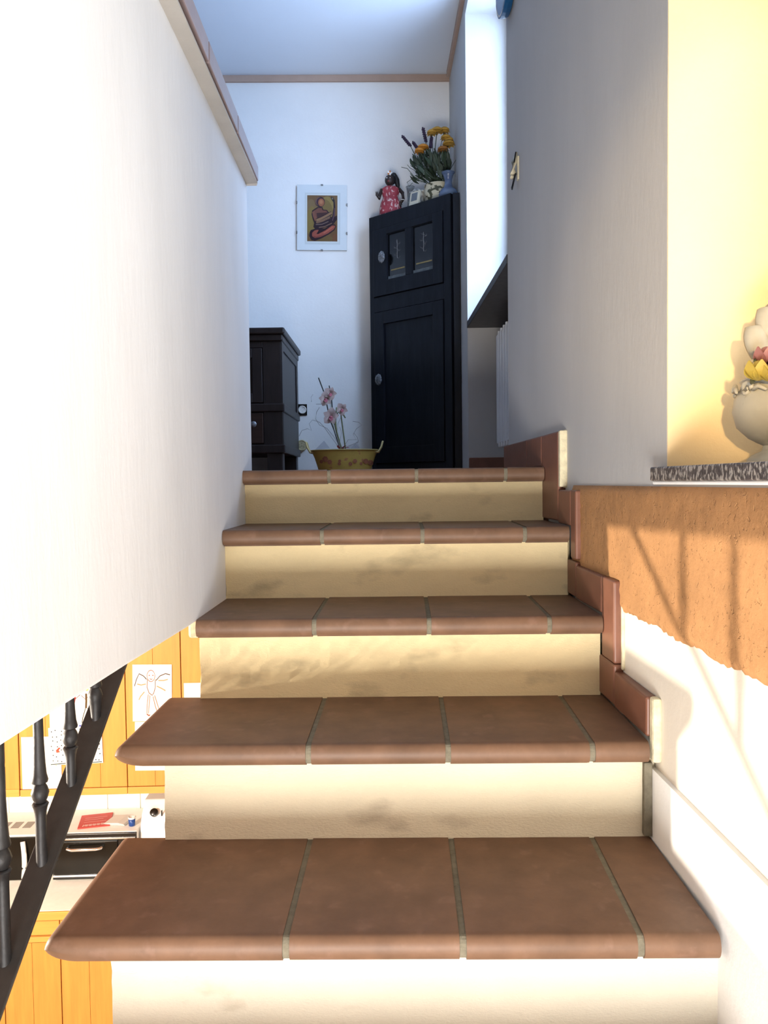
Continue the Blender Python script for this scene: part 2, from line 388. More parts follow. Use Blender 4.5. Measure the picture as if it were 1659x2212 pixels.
for (c, z, lx, rx, J, idx) in steps:
    back = c + .312
    gb = MB(); pr_ = nose_profile(c, z, back, .0022)
    gl_ = lx + (.06 if lx < -.5 else .006); gb.prism([(gl_, y, zz) for y, zz in pr_], (rx - gl_ - .002, 0, 0))
    tread = gb.build('tread', grout, stairs)
    xs = [(lx, lx)] + [(j, j + DS[q]) for q, j in enumerate(J)] + [(rx, rx)]
    pr_ = nose_profile(c, z, back)
    for q in range(4):
        a0, a1 = xs[q]; b0, b1 = xs[q + 1]
        if q: a0 += .004; a1 += .004
        if q < 3: b0 -= .004; b1 -= .004
        def X(f, bk, y): t = (y - c) / (back - c); return f + (bk - f) * max(0, min(1, t))
        dz = random.uniform(-.0006, .0006)
        rings = []
        if q == 0 and lx < -.5:
            # bullnosed free end: sections grow from the tip to the full profile, the underside swept further in
            for k in range(9):
                an = math.radians(90 * k / 8); g = max(.08, math.sin(an)); ins = 1 - math.cos(math.pi / 2 - an) if False else 1 - math.sqrt(max(0, 1 - (1 - k / 8) ** 2))
                ring = []
                for y, zz in pr_:
                    low = zz < z - .0195
                    t = 1 - k / 8                        # 1 at the tip, 0 where the profile is full
                    gg = max(.06, math.sqrt(max(0, 1 - t * t)))
                    ring.append((X(a0, a1, y) + (.050 if low else .018) * (1 - t), y + (1 - gg) * (.010 if y < c + .05 else 0), (z + dz - .0195) + (zz - z + .0195) * gg))
                rings.append(ring)
        else:
            rings.append([(X(a0, a1, y) + .0012, y, zz + dz) for y, zz in pr_])
        rings.append([(X(b0, b1, y) - .0012, y, zz + dz) for y, zz in pr_])
        o = MB().loft(rings).build('tile', terra, tread, auto=38)
    # riser under this step
    zb = z - .20 if idx <= 0 else CZ[idx - 1]
    rl = -.440; rr = Xw(c) - .002 if idx < 2 else rx + .002
    if idx >= 3: rl = PX
    nx, nz_ = 40, 10; mb = MB(); yr = c + .020; g = []
    for i in range(nx + 1):
        for j in range(nz_ + 1):
            x = rl + (rr - rl) * i / nx; zz = zb - .004 + (z - .038 - zb + .004) * j / nz_
            e = random.uniform(-.0018, .0018) if i in (0,) else 0
            g.append((x + e, yr + random.uniform(-.0006, .0006), zz))
    n = nz_ + 1; fs = [(i * n + j, (i + 1) * n + j, (i + 1) * n + j + 1, i * n + j + 1) for i in range(nx) for j in range(nz_)]
    bk = [(rl, yr + .03, zb - .004), (rr, yr + .03, zb - .004), (rr, yr + .03, z - .038), (rl, yr + .03, z - .038)]
    k0 = len(g); L_ = [j for j in range(n)]
    fs += [tuple(L_) + (k0 + 3, k0), tuple([nx * n + j for j in range(n)][::-1]) + (k0 + 1, k0 + 2), (k0, k0 + 3, k0 + 2, k0 + 1)]
    mb.add(g + bk, fs); mb.build("riser", cream if idx > 1 else (cream2 if idx == 1 else cream1), stairs)
# stair mass behind risers and treads
body = MB()
pb = []
for (c, z, lx, rx, J, idx) in sorted(steps, key=lambda s: s[0]): pb += [(c + .045, z - .05 if False else (pb[-1][1] if pb else z - .40)), (c + .045, z - .030)]
pb += [(2.62, LAND - .03), (2.62, -.30), (2.30, -.36)]
pb += [(steps[-1][0] + .045 + .25, steps[-1][1] - .42)]
body.prism([(-.438, y, z) for y, z in pb], (.90, 0, 0))
body.build('stair_mass', cream, stairs)
# grey mortar line where riser meets the wall
B('mortar_strip', grout, stairs, .462, .478, CY[1] + .008, CY[1] + .03, CZ[0] + .004, CZ[1] - .045, bevel=0.003)
B('plaster_patch', mat('raw_plaster', (0.62, 0.52, 0.34), 0.95, 60, 0.25, 0.9, 120), stairs, -.462, -.428, CY[2] + .004, CY[2] + .03, CZ[2] - .044, CZ[2] - .004, bevel=0.006)

# stepped terracotta skirting along the right wall
trim2 = root('trim_2', (.46, 2.0, -.3), kind='structure')
def sk(y0, y1, z0, z1):
    MB().box(-.021, .001, y0 + .0012, y1 - .0012, z0 + .0012, z1, xf=W).build('tile', terra_skirt, trim2, bevel=0.005, segs=3)
B('bedding', mat('cream_mortar', (0.70, 0.62, 0.42), 0.9, 40, 0.2, 0.6, 120), trim2, -.006, .001, 2.080, 2.10, -.02, .135, xf=W)
sk(2.52, 2.955, LAND, .133); sk(2.30, 2.52, LAND, .133); sk(2.095, 2.30, -.112, .133)
sk(1.965, 2.095, -.118, -.026); sk(1.915, 1.985, -.205, -.026) if False else None
sk(1.915, 1.965, -.20, -.026); sk(1.915, 2.00, -.294, -.205)
sk(1.70, 1.915, -.297, -.213); sk(1.612, 1.70, -.39, -.213); sk(1.612, 1.72, -.478, -.39)
sk(1.419, 1.612, -.481, -.404)
B('bedding', MATS['cream_mortar'], trim2, -.016, .001, 1.398, 1.420, -.522, -.402, xf=W, bevel=0.005)
B('bedding', MATS['cream_mortar'], trim2, -.020, .001, 2.076, 2.0952, -.018, .134, xf=W, bevel=0.003)
B('bedding', MATS['cream_mortar'], trim2, -.006, .001, 1.603, 1.613, -.40, -.24, xf=W, bevel=0.002)
tz = MB().box(.001, .215, 4.168, 4.192, LAND, .128, xf=W).build('tile', terra_skirt, trim2, bevel=0.005)

# ------------------------------------------------------------------ windows
def window(name, y0, y1, z0, z1, dx, sill_fn):
    r = root(name, W(dx, (y0 + y1) / 2, z0), kind='structure')
    wm = mat('white_window_paint', (0.80, 0.80, 0.78), 0.4, 20, 0.02)
    for a in ((y0, y0 + .06, z0, z1), (y1 - .06, y1, z0, z1), (y0 + .06, y1 - .06, z0, z0 + .06), (y0 + .06, y1 - .06, z1 - .06, z1), ((y0 + y1) / 2 - .035, (y0 + y1) / 2 + .035, z0 + .06, z1 - .06)):
        B('window_frame', wm, r, dx, dx + .05, *a, xf=W, bevel=.004)
    for a, b in ((y0 + .06, (y0 + y1) / 2 - .035), ((y0 + y1) / 2 + .035, y1 - .06)):
        B('pane', glass_mat('window_glass', (.97, .98, 1), .05), r, dx + .02, dx + .026, a, b, z0 + .06, z1 - .06, xf=W)
    sill_fn(r); return r
window('window_1', 2.962, 4.188, .862, 2.478, .22, lambda r: tag(B('sill', dark_stone, r, -.004, .30, 2.961, 4.189, .826, .861, xf=W, bevel=.003), 'dark polished stone window sill'))
def granite_sill(r):
    tag(B('sill', granite, r, -.022, .26, .26, 1.400, -.0035, .0215, xf=W, bevel=.0025), 'speckled grey granite window sill')
    B('sill_bedding', plaster_far, r, -.018, .0005, .27, 1.398, -.0095, -.0037, xf=W, bevel=.002)
window('window_2', .302, 1.375, .022, 1.298, .225, granite_sill)

# ------------------------------------------------------------------ radiator under the landing window
rad = root('radiator', W(.15, 3.5, .12), 'white sectional radiator in the recess under the dark stone sill', 'radiator')
rm = mat('radiator_enamel', (0.72, 0.72, 0.72), 0.35, 20, 0.02)
for k in range(12):
    y = 3.06 + k * .074
    sec = MB()
    sec.box(.112, .215, y, y + .018, .17, .75, xf=W)
    sec.box(.120, .205, y + .018, y + .068, .17, .205, xf=W); sec.box(.120, .205, y + .018, y + .068, .71, .75, xf=W)
    sec.box(.112, .122, y + .020, y + .066, .19, .735, xf=W)
    sec.build('section', rm, rad, bevel=.004)
for y in (3.15, 3.83):
    B('bracket', rm, rad, .214, .2445, y, y + .03, .55, .60, xf=W)

# ------------------------------------------------------------------ black corner cabinet
cA = Vector((-.118, 4.90, 0)); cB = Vector((.362, 4.50, 0)); cd = (cB - cA).normalized(); cn = Vector((cd.y, -cd.x, 0)); CL = (cB - cA).length
if cn.y > 0: cn = -cn
CT = 1.655
def C(s, z, o): p = cA + cd * s + cn * o; return (p.x, p.y, z)
def Cpx(px, py):
    p = on_plane(px, py, cA, cn); return ((p - cA).dot(cd), p.z)
cab = root('corner_cabinet', (.15, 4.8, LAND), 'tall black painted corner cabinet with two small glass panes', 'cabinet')
pent = [C(0, 0, 0), C(CL, 0, 0), (Xw(4.49) - .004, 4.487, 0), (Xw(4.98) - .004, Yb(.38) - .004, 0), (-.118, Yb(-.118) - .004, 0)]
inn = MB().prism([(p[0], p[1], LAND + .06) for p in pent], (0, 0, CT - LAND - .06)).build('body', black_paint, cab, bevel=.003)
s_l, zt = Cpx(821, 494); s_r, zt2 = Cpx(957, 449); _, zb_ = Cpx(821, 628)
s_r = CL - .055
zt = 1.565
z_mid = (Cpx(833, 677)[1] + Cpx(957, 648)[1]) / 2
z_upb = z_mid + .10
def cbox(name, mt, par, s0, s1, z0, z1, o0, o1, bevel=.002): return B(name, mt, par, s0, s1, z0, z1, o0, o1, bevel=bevel, xf=lambda a, b, c: C(a, b, c))
s0d = .038
# face frame
cbox('stile', black_paint, cab, .0, s0d - .003, LAND, CT, .0005, .022); cbox('stile', black_paint, cab, s_r + .003, CL, LAND, CT, .0005, .022)
cbox('rail', black_paint, cab, s0d - .003, s_r + .003, zt + .003, CT, .0005, .022)
cbox('rail', black_paint, cab, s0d - .003, s_r + .003, LAND + .02, LAND + .075, .0005, .022)
cbox('rail', black_paint, cab, s0d - .003, s_r + .003, z_mid + .004, z_upb - .004, .0005, .022)
B('side_post', black_paint, cab, .362, Xw(4.49) - .004, 4.482, 4.4999, LAND, CT)
# upper door with two glazed panes
gl = glass_mat('etched_glass', (.30, .31, .33), .10, .12)
p1 = (Cpx(841, 510), Cpx(882, 596)); p2 = (Cpx(895, 490), Cpx(941, 577))
a1, b1, a2, b2 = p1[0][0], p1[1][0], p2[0][0], p2[1][0]
pzt = (p1[0][1] + p2[0][1]) / 2 ; pzb = (Cpx(842, 608)[1] + Cpx(897, 591)[1]) / 2
ud = root('door', C(s0d, z_upb, .01)); ud.parent = cab; ud.location = Vector(ud.location) - WL[cab.name]
def part(o): return o
cbox('door_frame', black_paint, ud, s0d, a1, z_upb, zt, .0008, .030); cbox('door_frame', black_paint, ud, b2, s_r, z_upb, zt, .0008, .030)
cbox('door_frame', black_paint, ud, a1, b2, pzt, zt, .0008, .030); cbox('door_frame', black_paint, ud, a1, b2, z_upb, pzb, .0008, .030)
cbox('door_frame', black_paint, ud, b1, a2, pzb, pzt, .0008, .030)
for (a, b) in ((a1, b1), (a2, b2)):
    cbox('pane_backing', mat('pane_dark', (0.020, 0.021, 0.025), 0.8, 8, .3), ud, a, b, pzb, pzt, .0012, .0035, 0)
    cbox('pane', gl, ud, a + .0005, b - .0005, pzb + .0005, pzt - .0005, .010, .013, 0)
    mid = (a + b) / 2
    cbox('brass_strip', brass, ud, a + .022, b - .016, pzb + .052, pzb + .060, .0135, .0145, 0)
    cbox('etched_line', mat('etching', (.22, .22, .23), .7), ud, mid - .0012, mid + .0012, pzb + .12, pzt - .045, .0133, .0139, 0)
    for k in range(5):
        q = MB(); t0 = random.uniform(.3, .9)
        q.tube([C(mid + (i / 6 - .5) * .05 * (1 if k % 2 else -1) + random.uniform(-.01, .01) * (i > 0), pzt - .06 - k * .022 - .012 * math.sin(i), .0137) for i in range(6)], .0006, 4)
        q.build('etched_line', MATS['etching'], ud)
    cbox('weathered_edge', mat('grey_edge', (.08, .095, .105), .6, 30, .4), ud, a, b, pzb, pzb + .022, .0136, .0142, 0)
ld = root('door', C(s0d, LAND + .08, .01)); ld.parent = cab; ld.location = Vector(ld.location) - WL[cab.name]
lz0 = LAND + .08; f = .075
cbox('door_frame', black_paint, ld, s0d, s0d + f, lz0, z_mid, .0008, .030); cbox('door_frame', black_paint, ld, s_r - f, s_r, lz0, z_mid, .0008, .030)
cbox('door_frame', black_paint, ld, s0d + f, s_r - f, z_mid - .075, z_mid, .0008, .030); cbox('door_frame', black_paint, ld, s0d + f, s_r - f, lz0, lz0 + .10, .0008, .030)
cbox('door_panel', black_paint, ld, s0d + f - .001, s_r - f + .001, lz0 + .099, z_mid - .074, .0012, .016, 0)
def knob(px, py, par):
    p_ = on_plane(px, py, cA + cn * .055, cn); s, z = (p_ - cA).dot(cd), p_.z
    c0 = Vector(C(s, z, .030)); u = cd; v = Vector((0, 0, 1)); rings = []
    for (r_, o_) in ((.008, 0), (.008, .012), (.020, .016), (.024, .022), (.021, .030), (.012, .036), (.003, .038)):
        rings.append([c0 + cn * o_ + (u * math.cos(2 * math.pi * i / 20) + v * 1.45 * math.sin(2 * math.pi * i / 20)) * r_ * (1.0 + (.08 if i % 2 else 0)) for i in range(20)])
    MB().loft(rings).build('knob', crystal, par)
knob(823.5, 555, ud); knob(817, 820, ld)

# ------------------------------------------------------------------ dark wooden cabinet by the parapet
wc = root('wooden_cabinet', (-1.0, 4.55, LAND), 'dark walnut cabinet with moulded top half hidden by the parapet', 'cabinet')
wx = -.607; xl = -1.45; yf, ybk = 4.235, 4.93
B('top', dark_wood, wc, xl - .03, -.582, 4.205, 4.955, .815, .850, bevel=.008)
B('cornice', dark_wood, wc, xl - .015, -.595, 4.220, 4.945, .780, .8152, bevel=.006)
up = MB(); up.box(xl, wx, yf + .02, ybk, .44, .7805); up.build('body', dark_wood, wc)
for (a, b) in ((wx - .10, wx), (xl, xl + .10)): B('stile', dark_wood, wc, a, b, yf, yf + .0205, .44, .7805, bevel=.002)
B('rail', dark_wood, wc, xl + .10, wx - .10, yf, yf + .0205, .745, .7805, bevel=.002)
dr = root('door', (wx - .3, yf, .45)); dr.parent = wc; dr.location = Vector(dr.location) - WL[wc.name]
dx0, dx1 = wx - .52, wx - .103
for a in ((dx0, dx0 + .07, .445, .742), (dx1 - .055, dx1, .445, .742), (dx0 + .07, dx1 - .055, .69, .742), (dx0 + .07, dx1 - .055, .445, .495)):
    B('door_frame', dark_wood, dr, a[0], a[1], yf - .006, yf + .019, a[2], a[3], bevel=.003)
B('door_panel', dark_wood, dr, dx0 + .069, dx1 - .054, yf + .004, yf + .0195, .494, .691, bevel=.002)
B('side_frame', dark_wood, wc, wx, wx + .007, yf, yf + .06, .44, .78, bevel=.002); B('side_frame', dark_wood, wc, wx, wx + .007, ybk - .06, ybk, .44, .78, bevel=.002)
B('side_frame', dark_wood, wc, wx, wx + .007, yf + .06, ybk - .06, .735, .78, bevel=.002)
B('waist_moulding', dark_wood, wc, xl - .012, wx + .016, yf - .014, ybk + .005, .395, .440, bevel=.006)
B('drawer_case', dark_wood, wc, xl, wx + .006, yf + .012, ybk, .215, .3955)
dw = tag(B('drawer', red_wood, wc, wx - .58, wx - .102, yf - .008, yf + .0125, .222, .388, bevel=.004))
MB().lathe((0, 0, 0), [(.006, 0), (.006, .010), (.014, .014), (.016, .020), (.010, .026), (.002, .028)], 14).build('knob', crystal, dw) if False else None
kp = pt(549, 917, yf - .01)
rings = [[Vector((kp.x + math.cos(2 * math.pi * i / 14) * r_, kp.y - o_, kp.z + math.sin(2 * math.pi * i / 14) * r_)) for i in range(14)] for r_, o_ in ((.006, -.002), (.006, .010), (.016, .014), (.017, .020), (.010, .026), (.002, .028))]
MB().loft(rings).build('knob', crystal, dw)
for (a, b) in ((wx - .10, wx + .004), (xl, xl + .10)): B('drawer_post', dark_wood, wc, a, b, yf - .004, yf + .0122, .2155, .395, bevel=.002)
B('skirt_moulding', dark_wood, wc, xl - .012, wx + .016, yf - .014, ybk + .005, .168, .2155, bevel=.006)
for x in (xl, wx - .085):
    for y in (yf, ybk - .09): B('leg', dark_wood, wc, x, x + .085, y, y + .085, LAND, .1685, bevel=.004)

# ------------------------------------------------------------------ framed print on the back wall
def BW(x, z, o): return (x, Yb(x) - o, z)
q0 = on_plane(643, 542, (0, 5.01, 0), Vector((0, 1, 0))); q1 = on_plane(748.5, 400, (0, 5.01, 0), Vector((0, 1, 0)))
fx0, fx1, fz0, fz1 = q0.x, q1.x, q0.z, q1.z; fw, fh = fx1 - fx0, fz1 - fz0
TILT = math.radians(-1.0)
def FR(u, v, o):                                       # u, v in 0..1 over the frame, slightly crooked
    x, z = (u - .5) * fw, (v - .5) * fh
    return BW((fx0 + fx1) / 2 + x * math.cos(TILT) - z * math.sin(TILT), (fz0 + fz1) / 2 + x * math.sin(TILT) + z * math.cos(TILT), o)
pic = root('picture', BW((fx0 + fx1) / 2, fz0, .01), 'clip-framed print of a seated figure playing a stringed instrument', 'picture')
def fbox(name, mt, u0, u1, v0, v1, o0, o1, bevel=0): return B(name, mt, pic, u0, u1, v0, v1, o0, o1, xf=FR, bevel=bevel)
fbox('backing', mat('grey_board', (.25, .25, .26), .9), .0, 1., 0., 1., .004, .010)
fbox('mat_board', mat('white_mat', (.80, .80, .80), .9, 30, .02), .001, .999, .001, .999, .0101, .0122)
fbox('mat_border', mat('grey_mat', (.68, .69, .68), .9, 30, .02), .158, .868, .09, .885, .0123, .0128)
fbox('inner_mat', mat('pale_mat', (.76, .75, .72), .9, 30, .02), .182, .838, .116, .862, .0129, .0133)
def art():
    A = []
    def add(c, p): A.append((lin(c), p))
    add((124, 92, 58), [(0, 0), (1, 0), (1, 1), (0, 1)])
    for c, e in (((134, 106, 70), (.12, .72, .16, .2)), ((138, 114, 60), (.16, .46, .17, .3)), ((150, 126, 70), (.66, .78, .22, .2)), ((132, 108, 60), (.55, .62, .3, .3)), ((112, 80, 50), (.9, .2, .14, .22)), ((122, 78, 52), (.93, .07, .1, .1)), ((118, 92, 56), (.55, .06, .3, .07)), ((138, 114, 60), (.08, .3, .09, .15))):
        add(c, [(min(.995, max(.005, u)), min(.995, max(.005, v))) for u, v in circle_pts(*e, 24)])
    U = lambda x, y: ((x - 465) / 760, 1 - (y - 455) / 1155)
    dk = (44, 24, 34)
    # body with dark outline
    add(dk, [U(*p) for p in ((725, 750), (850, 750), (870, 810), (960, 820), (1010, 880), (1010, 960), (1120, 1020), (1210, 950), (1215, 1060), (1120, 1180), (1010, 1230), (700, 1330), (620, 1250), (640, 1150), (600, 1040), (575, 930), (590, 840), (650, 795))])
    add((122, 74, 62), [U(*p) for p in ((745, 770), (830, 770), (850, 830), (950, 840), (985, 900), (940, 970), (730, 1040), (690, 1080), (640, 1020), (610, 930), (620, 850), (680, 812))])
    add((72, 44, 44), [U(*p) for p in ((700, 900), (980, 880), (960, 960), (720, 1040))])
    add(dk, circle_pts(*U(788, 622), 122 / 760, 132 / 1155)); add((124, 92, 80), circle_pts(*U(770, 612), 98 / 760, 112 / 1155)); add((70, 42, 58), circle_pts(*U(800, 622), 105 / 760, 116 / 1155)); add((160, 98, 66), circle_pts(*U(818, 634), 78 / 760, 98 / 1155)); add((186, 122, 84), circle_pts(*U(815, 620), 44 / 760, 52 / 1155))
    for pts, wd, c in (([(620, 860), (640, 960), (690, 1085)], .085, (134, 84, 68)), ([(690, 1090), (820, 1040), (960, 965), (1080, 895)], .085, dk), ([(695, 1085), (830, 1030), (960, 960), (1080, 890)], .052, (150, 112, 82)),
                       ([(690, 1140), (850, 1090), (1040, 1000)], .05, (132, 98, 76)), ([(660, 1205), (830, 1190), (1010, 1110), (1080, 1050)], .075, dk), ([(680, 1190), (840, 1180), (1000, 1110)], .022, (116, 96, 92)), ([(720, 1250), (880, 1230), (1080, 1150)], .07, dk), ([(760, 1262), (900, 1240), (1090, 1150)], .022, (126, 96, 84)),
                       ([(1080, 1130), (1130, 960), (1150, 760), (1140, 620), (1090, 520)], [.09, .075, .06, .05, .07], dk), ([(1100, 1090), (1140, 950), (1155, 770)], .02, (110, 78, 96)), ([(1065, 500), (1110, 560), (1150, 600)], .045, (40, 30, 32)), ([(1085, 515), (1110, 555)], .02, (168, 152, 130))):
        for qd in stroke([U(*p) for p in pts], wd): add(c, qd)
    # folded leg
    add(dk, [U(*p) for p in ((560, 1330), (700, 1280), (900, 1290), (1090, 1180), (1170, 1185), (1195, 1240), (1150, 1330), (1020, 1430), (820, 1540), (660, 1600), (570, 1580), (520, 1480), (525, 1400))])
    add((158, 80, 66), [U(*p) for p in ((650, 1340), (720, 1320), (760, 1330), (700, 1420), (740, 1430), (930, 1330), (1090, 1210), (1160, 1210), (1172, 1245), (1130, 1310), (990, 1410), (800, 1500), (660, 1530), (590, 1480), (590, 1400))])
    add((132, 62, 56), [U(*p) for p in ((600, 1470), (700, 1490), (860, 1440), (1000, 1380), (800, 1490), (660, 1530))])
    add((186, 104, 84), [U(*p) for p in ((860, 1400), (1100, 1240), (1130, 1250), (900, 1410))])
    for k in range(3): add((30, 18, 20), circle_pts(*U(930 + k * 45, 1070 - k * 22), .008, .006, 8))
    return A
flat_print('print', pic, art(), lambda u, v, h: FR(.205 + u * .605, .135 + v * .708, .0136 + h * .3))
fbox('glass', glass_mat('picture_glass', (.95, .97, .98), .03), .0, 1., 0., 1., .0185, .0200)
for (u, v, a) in ((.5, 1, 0), (.5, 0, 0), (0, .73, 1), (0, .27, 1), (1, .70, 1), (1, .26, 1)):
    hu, hv = (.022, .008) if not a else (.010, .018)
    fbox('clip', steel, u - hu, u + hu, v - hv, v + hv, .003, .0215)

# ------------------------------------------------------------------ sockets
def ring_disc(cx, cz, r, o0, o1, n=20): return [[Vector(BW(cx + math.cos(2 * math.pi * i / n) * r_, cz + math.sin(2 * math.pi * i / n) * r_, o_)) for i in range(n)] for r_, o_ in ((r, o0), (r, o1 - .002), (r * .9, o1), (r * .82, o1), (r * .78, o1 - .004), (.001, o1 - .004))]
sp = pt(649, 885, 5.0)
so = root('power_socket', BW(sp.x, sp.z, 0), 'black power socket plate with round white outlet beside the wooden cabinet', 'socket')
B('plate', black_pl, so, sp.x - .055, sp.x + .042, -.009, -.0005, sp.z - .036, sp.z + .036, xf=lambda x, y, z: (x, Yb(x) + y, z), bevel=.002)
MB().loft(ring_disc(sp.x + .012, sp.z, .026, .0092, .014)).build('outlet', white_pl, so, auto=40)
for (dx, dz) in ((-.009, 0), (.009, 0), (0, .011), (0, -.011)): MB().loft(ring_disc(sp.x + .012 + dx, sp.z + dz, .0028, .009, .0112, 8)).build('pin_hole', black_pl, so)
for k in range(3): B('switch_bar', white_pl, so, sp.x - .048, sp.x - .034, -.0105, -.009, sp.z - .02 + k * .015, sp.z - .01 + k * .015, xf=lambda x, y, z: (x, Yb(x) + y, z))
sp = pt(652, 962, 5.0)
so = root('power_socket', BW(sp.x, sp.z, 0), 'yellowed old round power socket low on the wall beside the tub', 'socket')
ivory = mat('yellowed_plastic', (.52, .46, .28), .45, 40, .15)
MB().loft(ring_disc(sp.x, sp.z, .036, .0005, .022)).build('cover', ivory, so, auto=40)
for (dx, dz) in ((-.016, .004), (.016, .004), (0, .014), (-.012, -.01), (.012, -.01), (0, -.004)): MB().loft(ring_disc(sp.x + dx, sp.z + dz, .0045, .017, .0195, 8)).build('pin_hole', black_pl, so)

# ------------------------------------------------------------------ yellow tub with orchids
TY = 4.62; tc = Vector(((pt(672, 975, TY).x + pt(817, 975, TY).x) / 2, TY, LAND)); thw = (pt(817, 975, TY).x - pt(672, 975, TY).x) / 2
rimz = pt(745, 973, TY).z
tub = root('tub', tc, 'oval yellow painted tin tub with two handles standing on the landing', 'tub')
ty_m = mat('yellow_tin', (.52, .37, .09), .45, 8, .12, .05, 40, spots=((.42, .18, .09), 16, .64, .05))
hh = rimz - LAND
MB().lathe(tc, [(thw * .70, 0), (thw * .74, .01), (thw * .90, hh * .72), (thw * .985, hh * .97), (thw, hh), (thw * .985, hh), (thw * .965, hh * .94), (thw * .72, .02), (.002, .02)], 40, 1, .62, cap=False).build('body', ty_m, tub, smooth=True)
MB().tube([tc + Vector((math.cos(a * math.pi / 20) * thw, math.sin(a * math.pi / 20) * thw * .62, hh)) for a in range(41)], .004, 8).build('rim', mat('tin_rim', (.40, .30, .10), .4), tub, smooth=True)
for sgn in (-1, 1):
    bx = tc.x + sgn * thw
    MB().tube([(bx - sgn * .025, TY - .035, LAND + hh - .012), (bx + sgn * .002, TY - .036, LAND + hh - .012), (bx + sgn * .02, TY - .034, LAND + hh + .02), (bx + sgn * .026, TY - .02, LAND + hh + .045), (bx + sgn * .028, TY, LAND + hh + .05), (bx + sgn * .026, TY + .02, LAND + hh + .045), (bx + sgn * .02, TY + .034, LAND + hh + .02), (bx + sgn * .002, TY + .036, LAND + hh - .012), (bx - sgn * .025, TY + .035, LAND + hh - .012)], .006, 8).build('handle', mat('tin_handle', (.50, .40, .18), .4), tub, smooth=True)
fl_m = mat('painted_motif', (.34, .13, .07), .6, 20, .3)
for (px, py, r_) in ((702, 992, .020), (712, 998, .016), (733, 1002, .011), (734, 996, .010), (767, 996, .014), (757, 1002, .013), (790, 996, .017), (800, 999, .018), (693, 997, .012), (780, 1001, .010)):
    # painted flowers on the curved side, as thin lacquer shapes
    q = pt(px, py, TY - .62 * thw * .8); ux = (q.x - tc.x) / (thw * .86); ux = max(-.97, min(.97, ux)); h = (q.z - LAND) / hh
    rr = thw * (.74 + .24 * h); ys_ = TY - .62 * rr * math.sqrt(max(0, 1 - ((q.x - tc.x) / rr) ** 2)) - .0012
    mb = MB(); n = 7
    for k in range(n):
        a = 2 * math.pi * k / n + px
        cx_, cz_ = q.x + math.cos(a) * r_ * .5, q.z + math.sin(a) * r_ * .5
        pl_ = []
        for i in range(8):
            x_ = cx_ + math.cos(2 * math.pi * i / 8) * r_ * .42; z_ = cz_ + math.sin(2 * math.pi * i / 8) * r_ * .42
            hz = (z_ - LAND) / hh; r2 = thw * (.74 + .23 * min(1, max(0, hz))); dd = ((x_ - tc.x) / r2)
            pl_.append((x_, TY - .62 * r2 * math.sqrt(max(0, 1 - dd * dd)) - .0025, z_))
        mb.add(pl_, [list(range(8))])
    mb.build('painted_flower', fl_m, tub)
orc = root('artificial_orchid', (tc.x, TY, LAND + .03), 'artificial pink orchid spray with dark sticks standing in the yellow tub', 'artificial flowers')
pk = mat('orchid_petal', (.44, .33, .30), .7, 30, .15); pk2 = mat('orchid_lip', (.36, .10, .13), .7, 30, .2); st_d = mat('dark_stick', (.02, .018, .016), .6); st_g = mat('green_stem', (.20, .21, .10), .6)
P = lambda px, py, dy=0: pt(px, py, TY + dy)
bz = Vector((tc.x + .02, TY, LAND + .04))
for path, mt, r_ in (([(688, 816), (702, 853), (712, 905), (722, 930), (733, 966)], st_d, .0035), ([(711, 833), (716, 860), (719, 900), (727, 935), (736, 966)], st_d, .0035), ([(727, 880), (724, 920), (732, 950), (738, 968)], st_g, .004), ([(746, 903), (738, 890), (735, 885)], st_g, .004), ([(735, 884), (725, 900), (727, 930), (735, 966)], st_g, .0035), ([(714, 870), (716, 900), (724, 935), (732, 966)], mat('pale_stem', (.42, .42, .36), .6), .0028)):
    MB().tube([P(*p) for p in path] + [bz], r_, 7).build('stem', mt, orc, smooth=True)
def orchid(px, py, scale, rot, tilt=0):
    c = P(px, py, -.02); mb = MB()
    for k in range(5):
        a = rot + 2 * math.pi * k / 5; ln = scale * (1.0 if k % 2 else .9); wd = scale * (.95 if k % 2 else .70)
        d = Vector((math.cos(a), -.25, math.sin(a))); sd = Vector((-math.sin(a), 0, math.cos(a)))
        MB().leaf(c + d * .004, c + d * ln, wd, sd, lift=scale * .15, thick=.001).build('petal', pk, orc, smooth=True)
    lp = MB().ell(c + Vector((0, -.012, -.006)), (scale * .22, scale * .28, scale * .2), 10)
    lp.leaf(c + Vector((0, -.012, -.005)), c + Vector((.004, -.03, -scale * .55)), scale * .5, (1, 0, 0), lift=.006)
    lp.build('lip', pk2, orc, smooth=True)
orchid(704, 862, .046, .5); orchid(714, 850, .042, 1.2); orchid(715, 900, .054, .15); orchid(739, 884, .040, .9)
tw = mat('curly_twig', (.28, .25, .24), .8)
for path in ([(646, 942), (652, 930), (664, 926), (673, 930), (668, 915), (675, 907), (690, 912), (700, 922), (716, 945), (733, 968)], [(673, 868), (672, 858), (676, 852)], [(690, 880), (684, 890), (682, 905), (690, 918), (706, 925), (722, 944), (735, 966)], [(762, 910), (775, 912), (781, 918), (770, 926), (763, 938), (770, 950), (752, 950), (742, 966)], [(734, 922), (738, 935), (734, 950), (736, 966)], [(737, 900), (730, 915), (728, 932), (735, 966)], [(764, 935), (772, 945), (774, 955), (756, 962), (742, 968)], [(683, 873), (694, 873), (702, 870)]):
    MB().tube([P(*p, random.uniform(-.02, .02)) for p in path] + ([bz] if path[-1][1] > 960 else []), .0013, 5).build('twig', tw, orc, smooth=True)
wrap = glass_mat('cellophane', (.86, .87, .90), .05, .2)
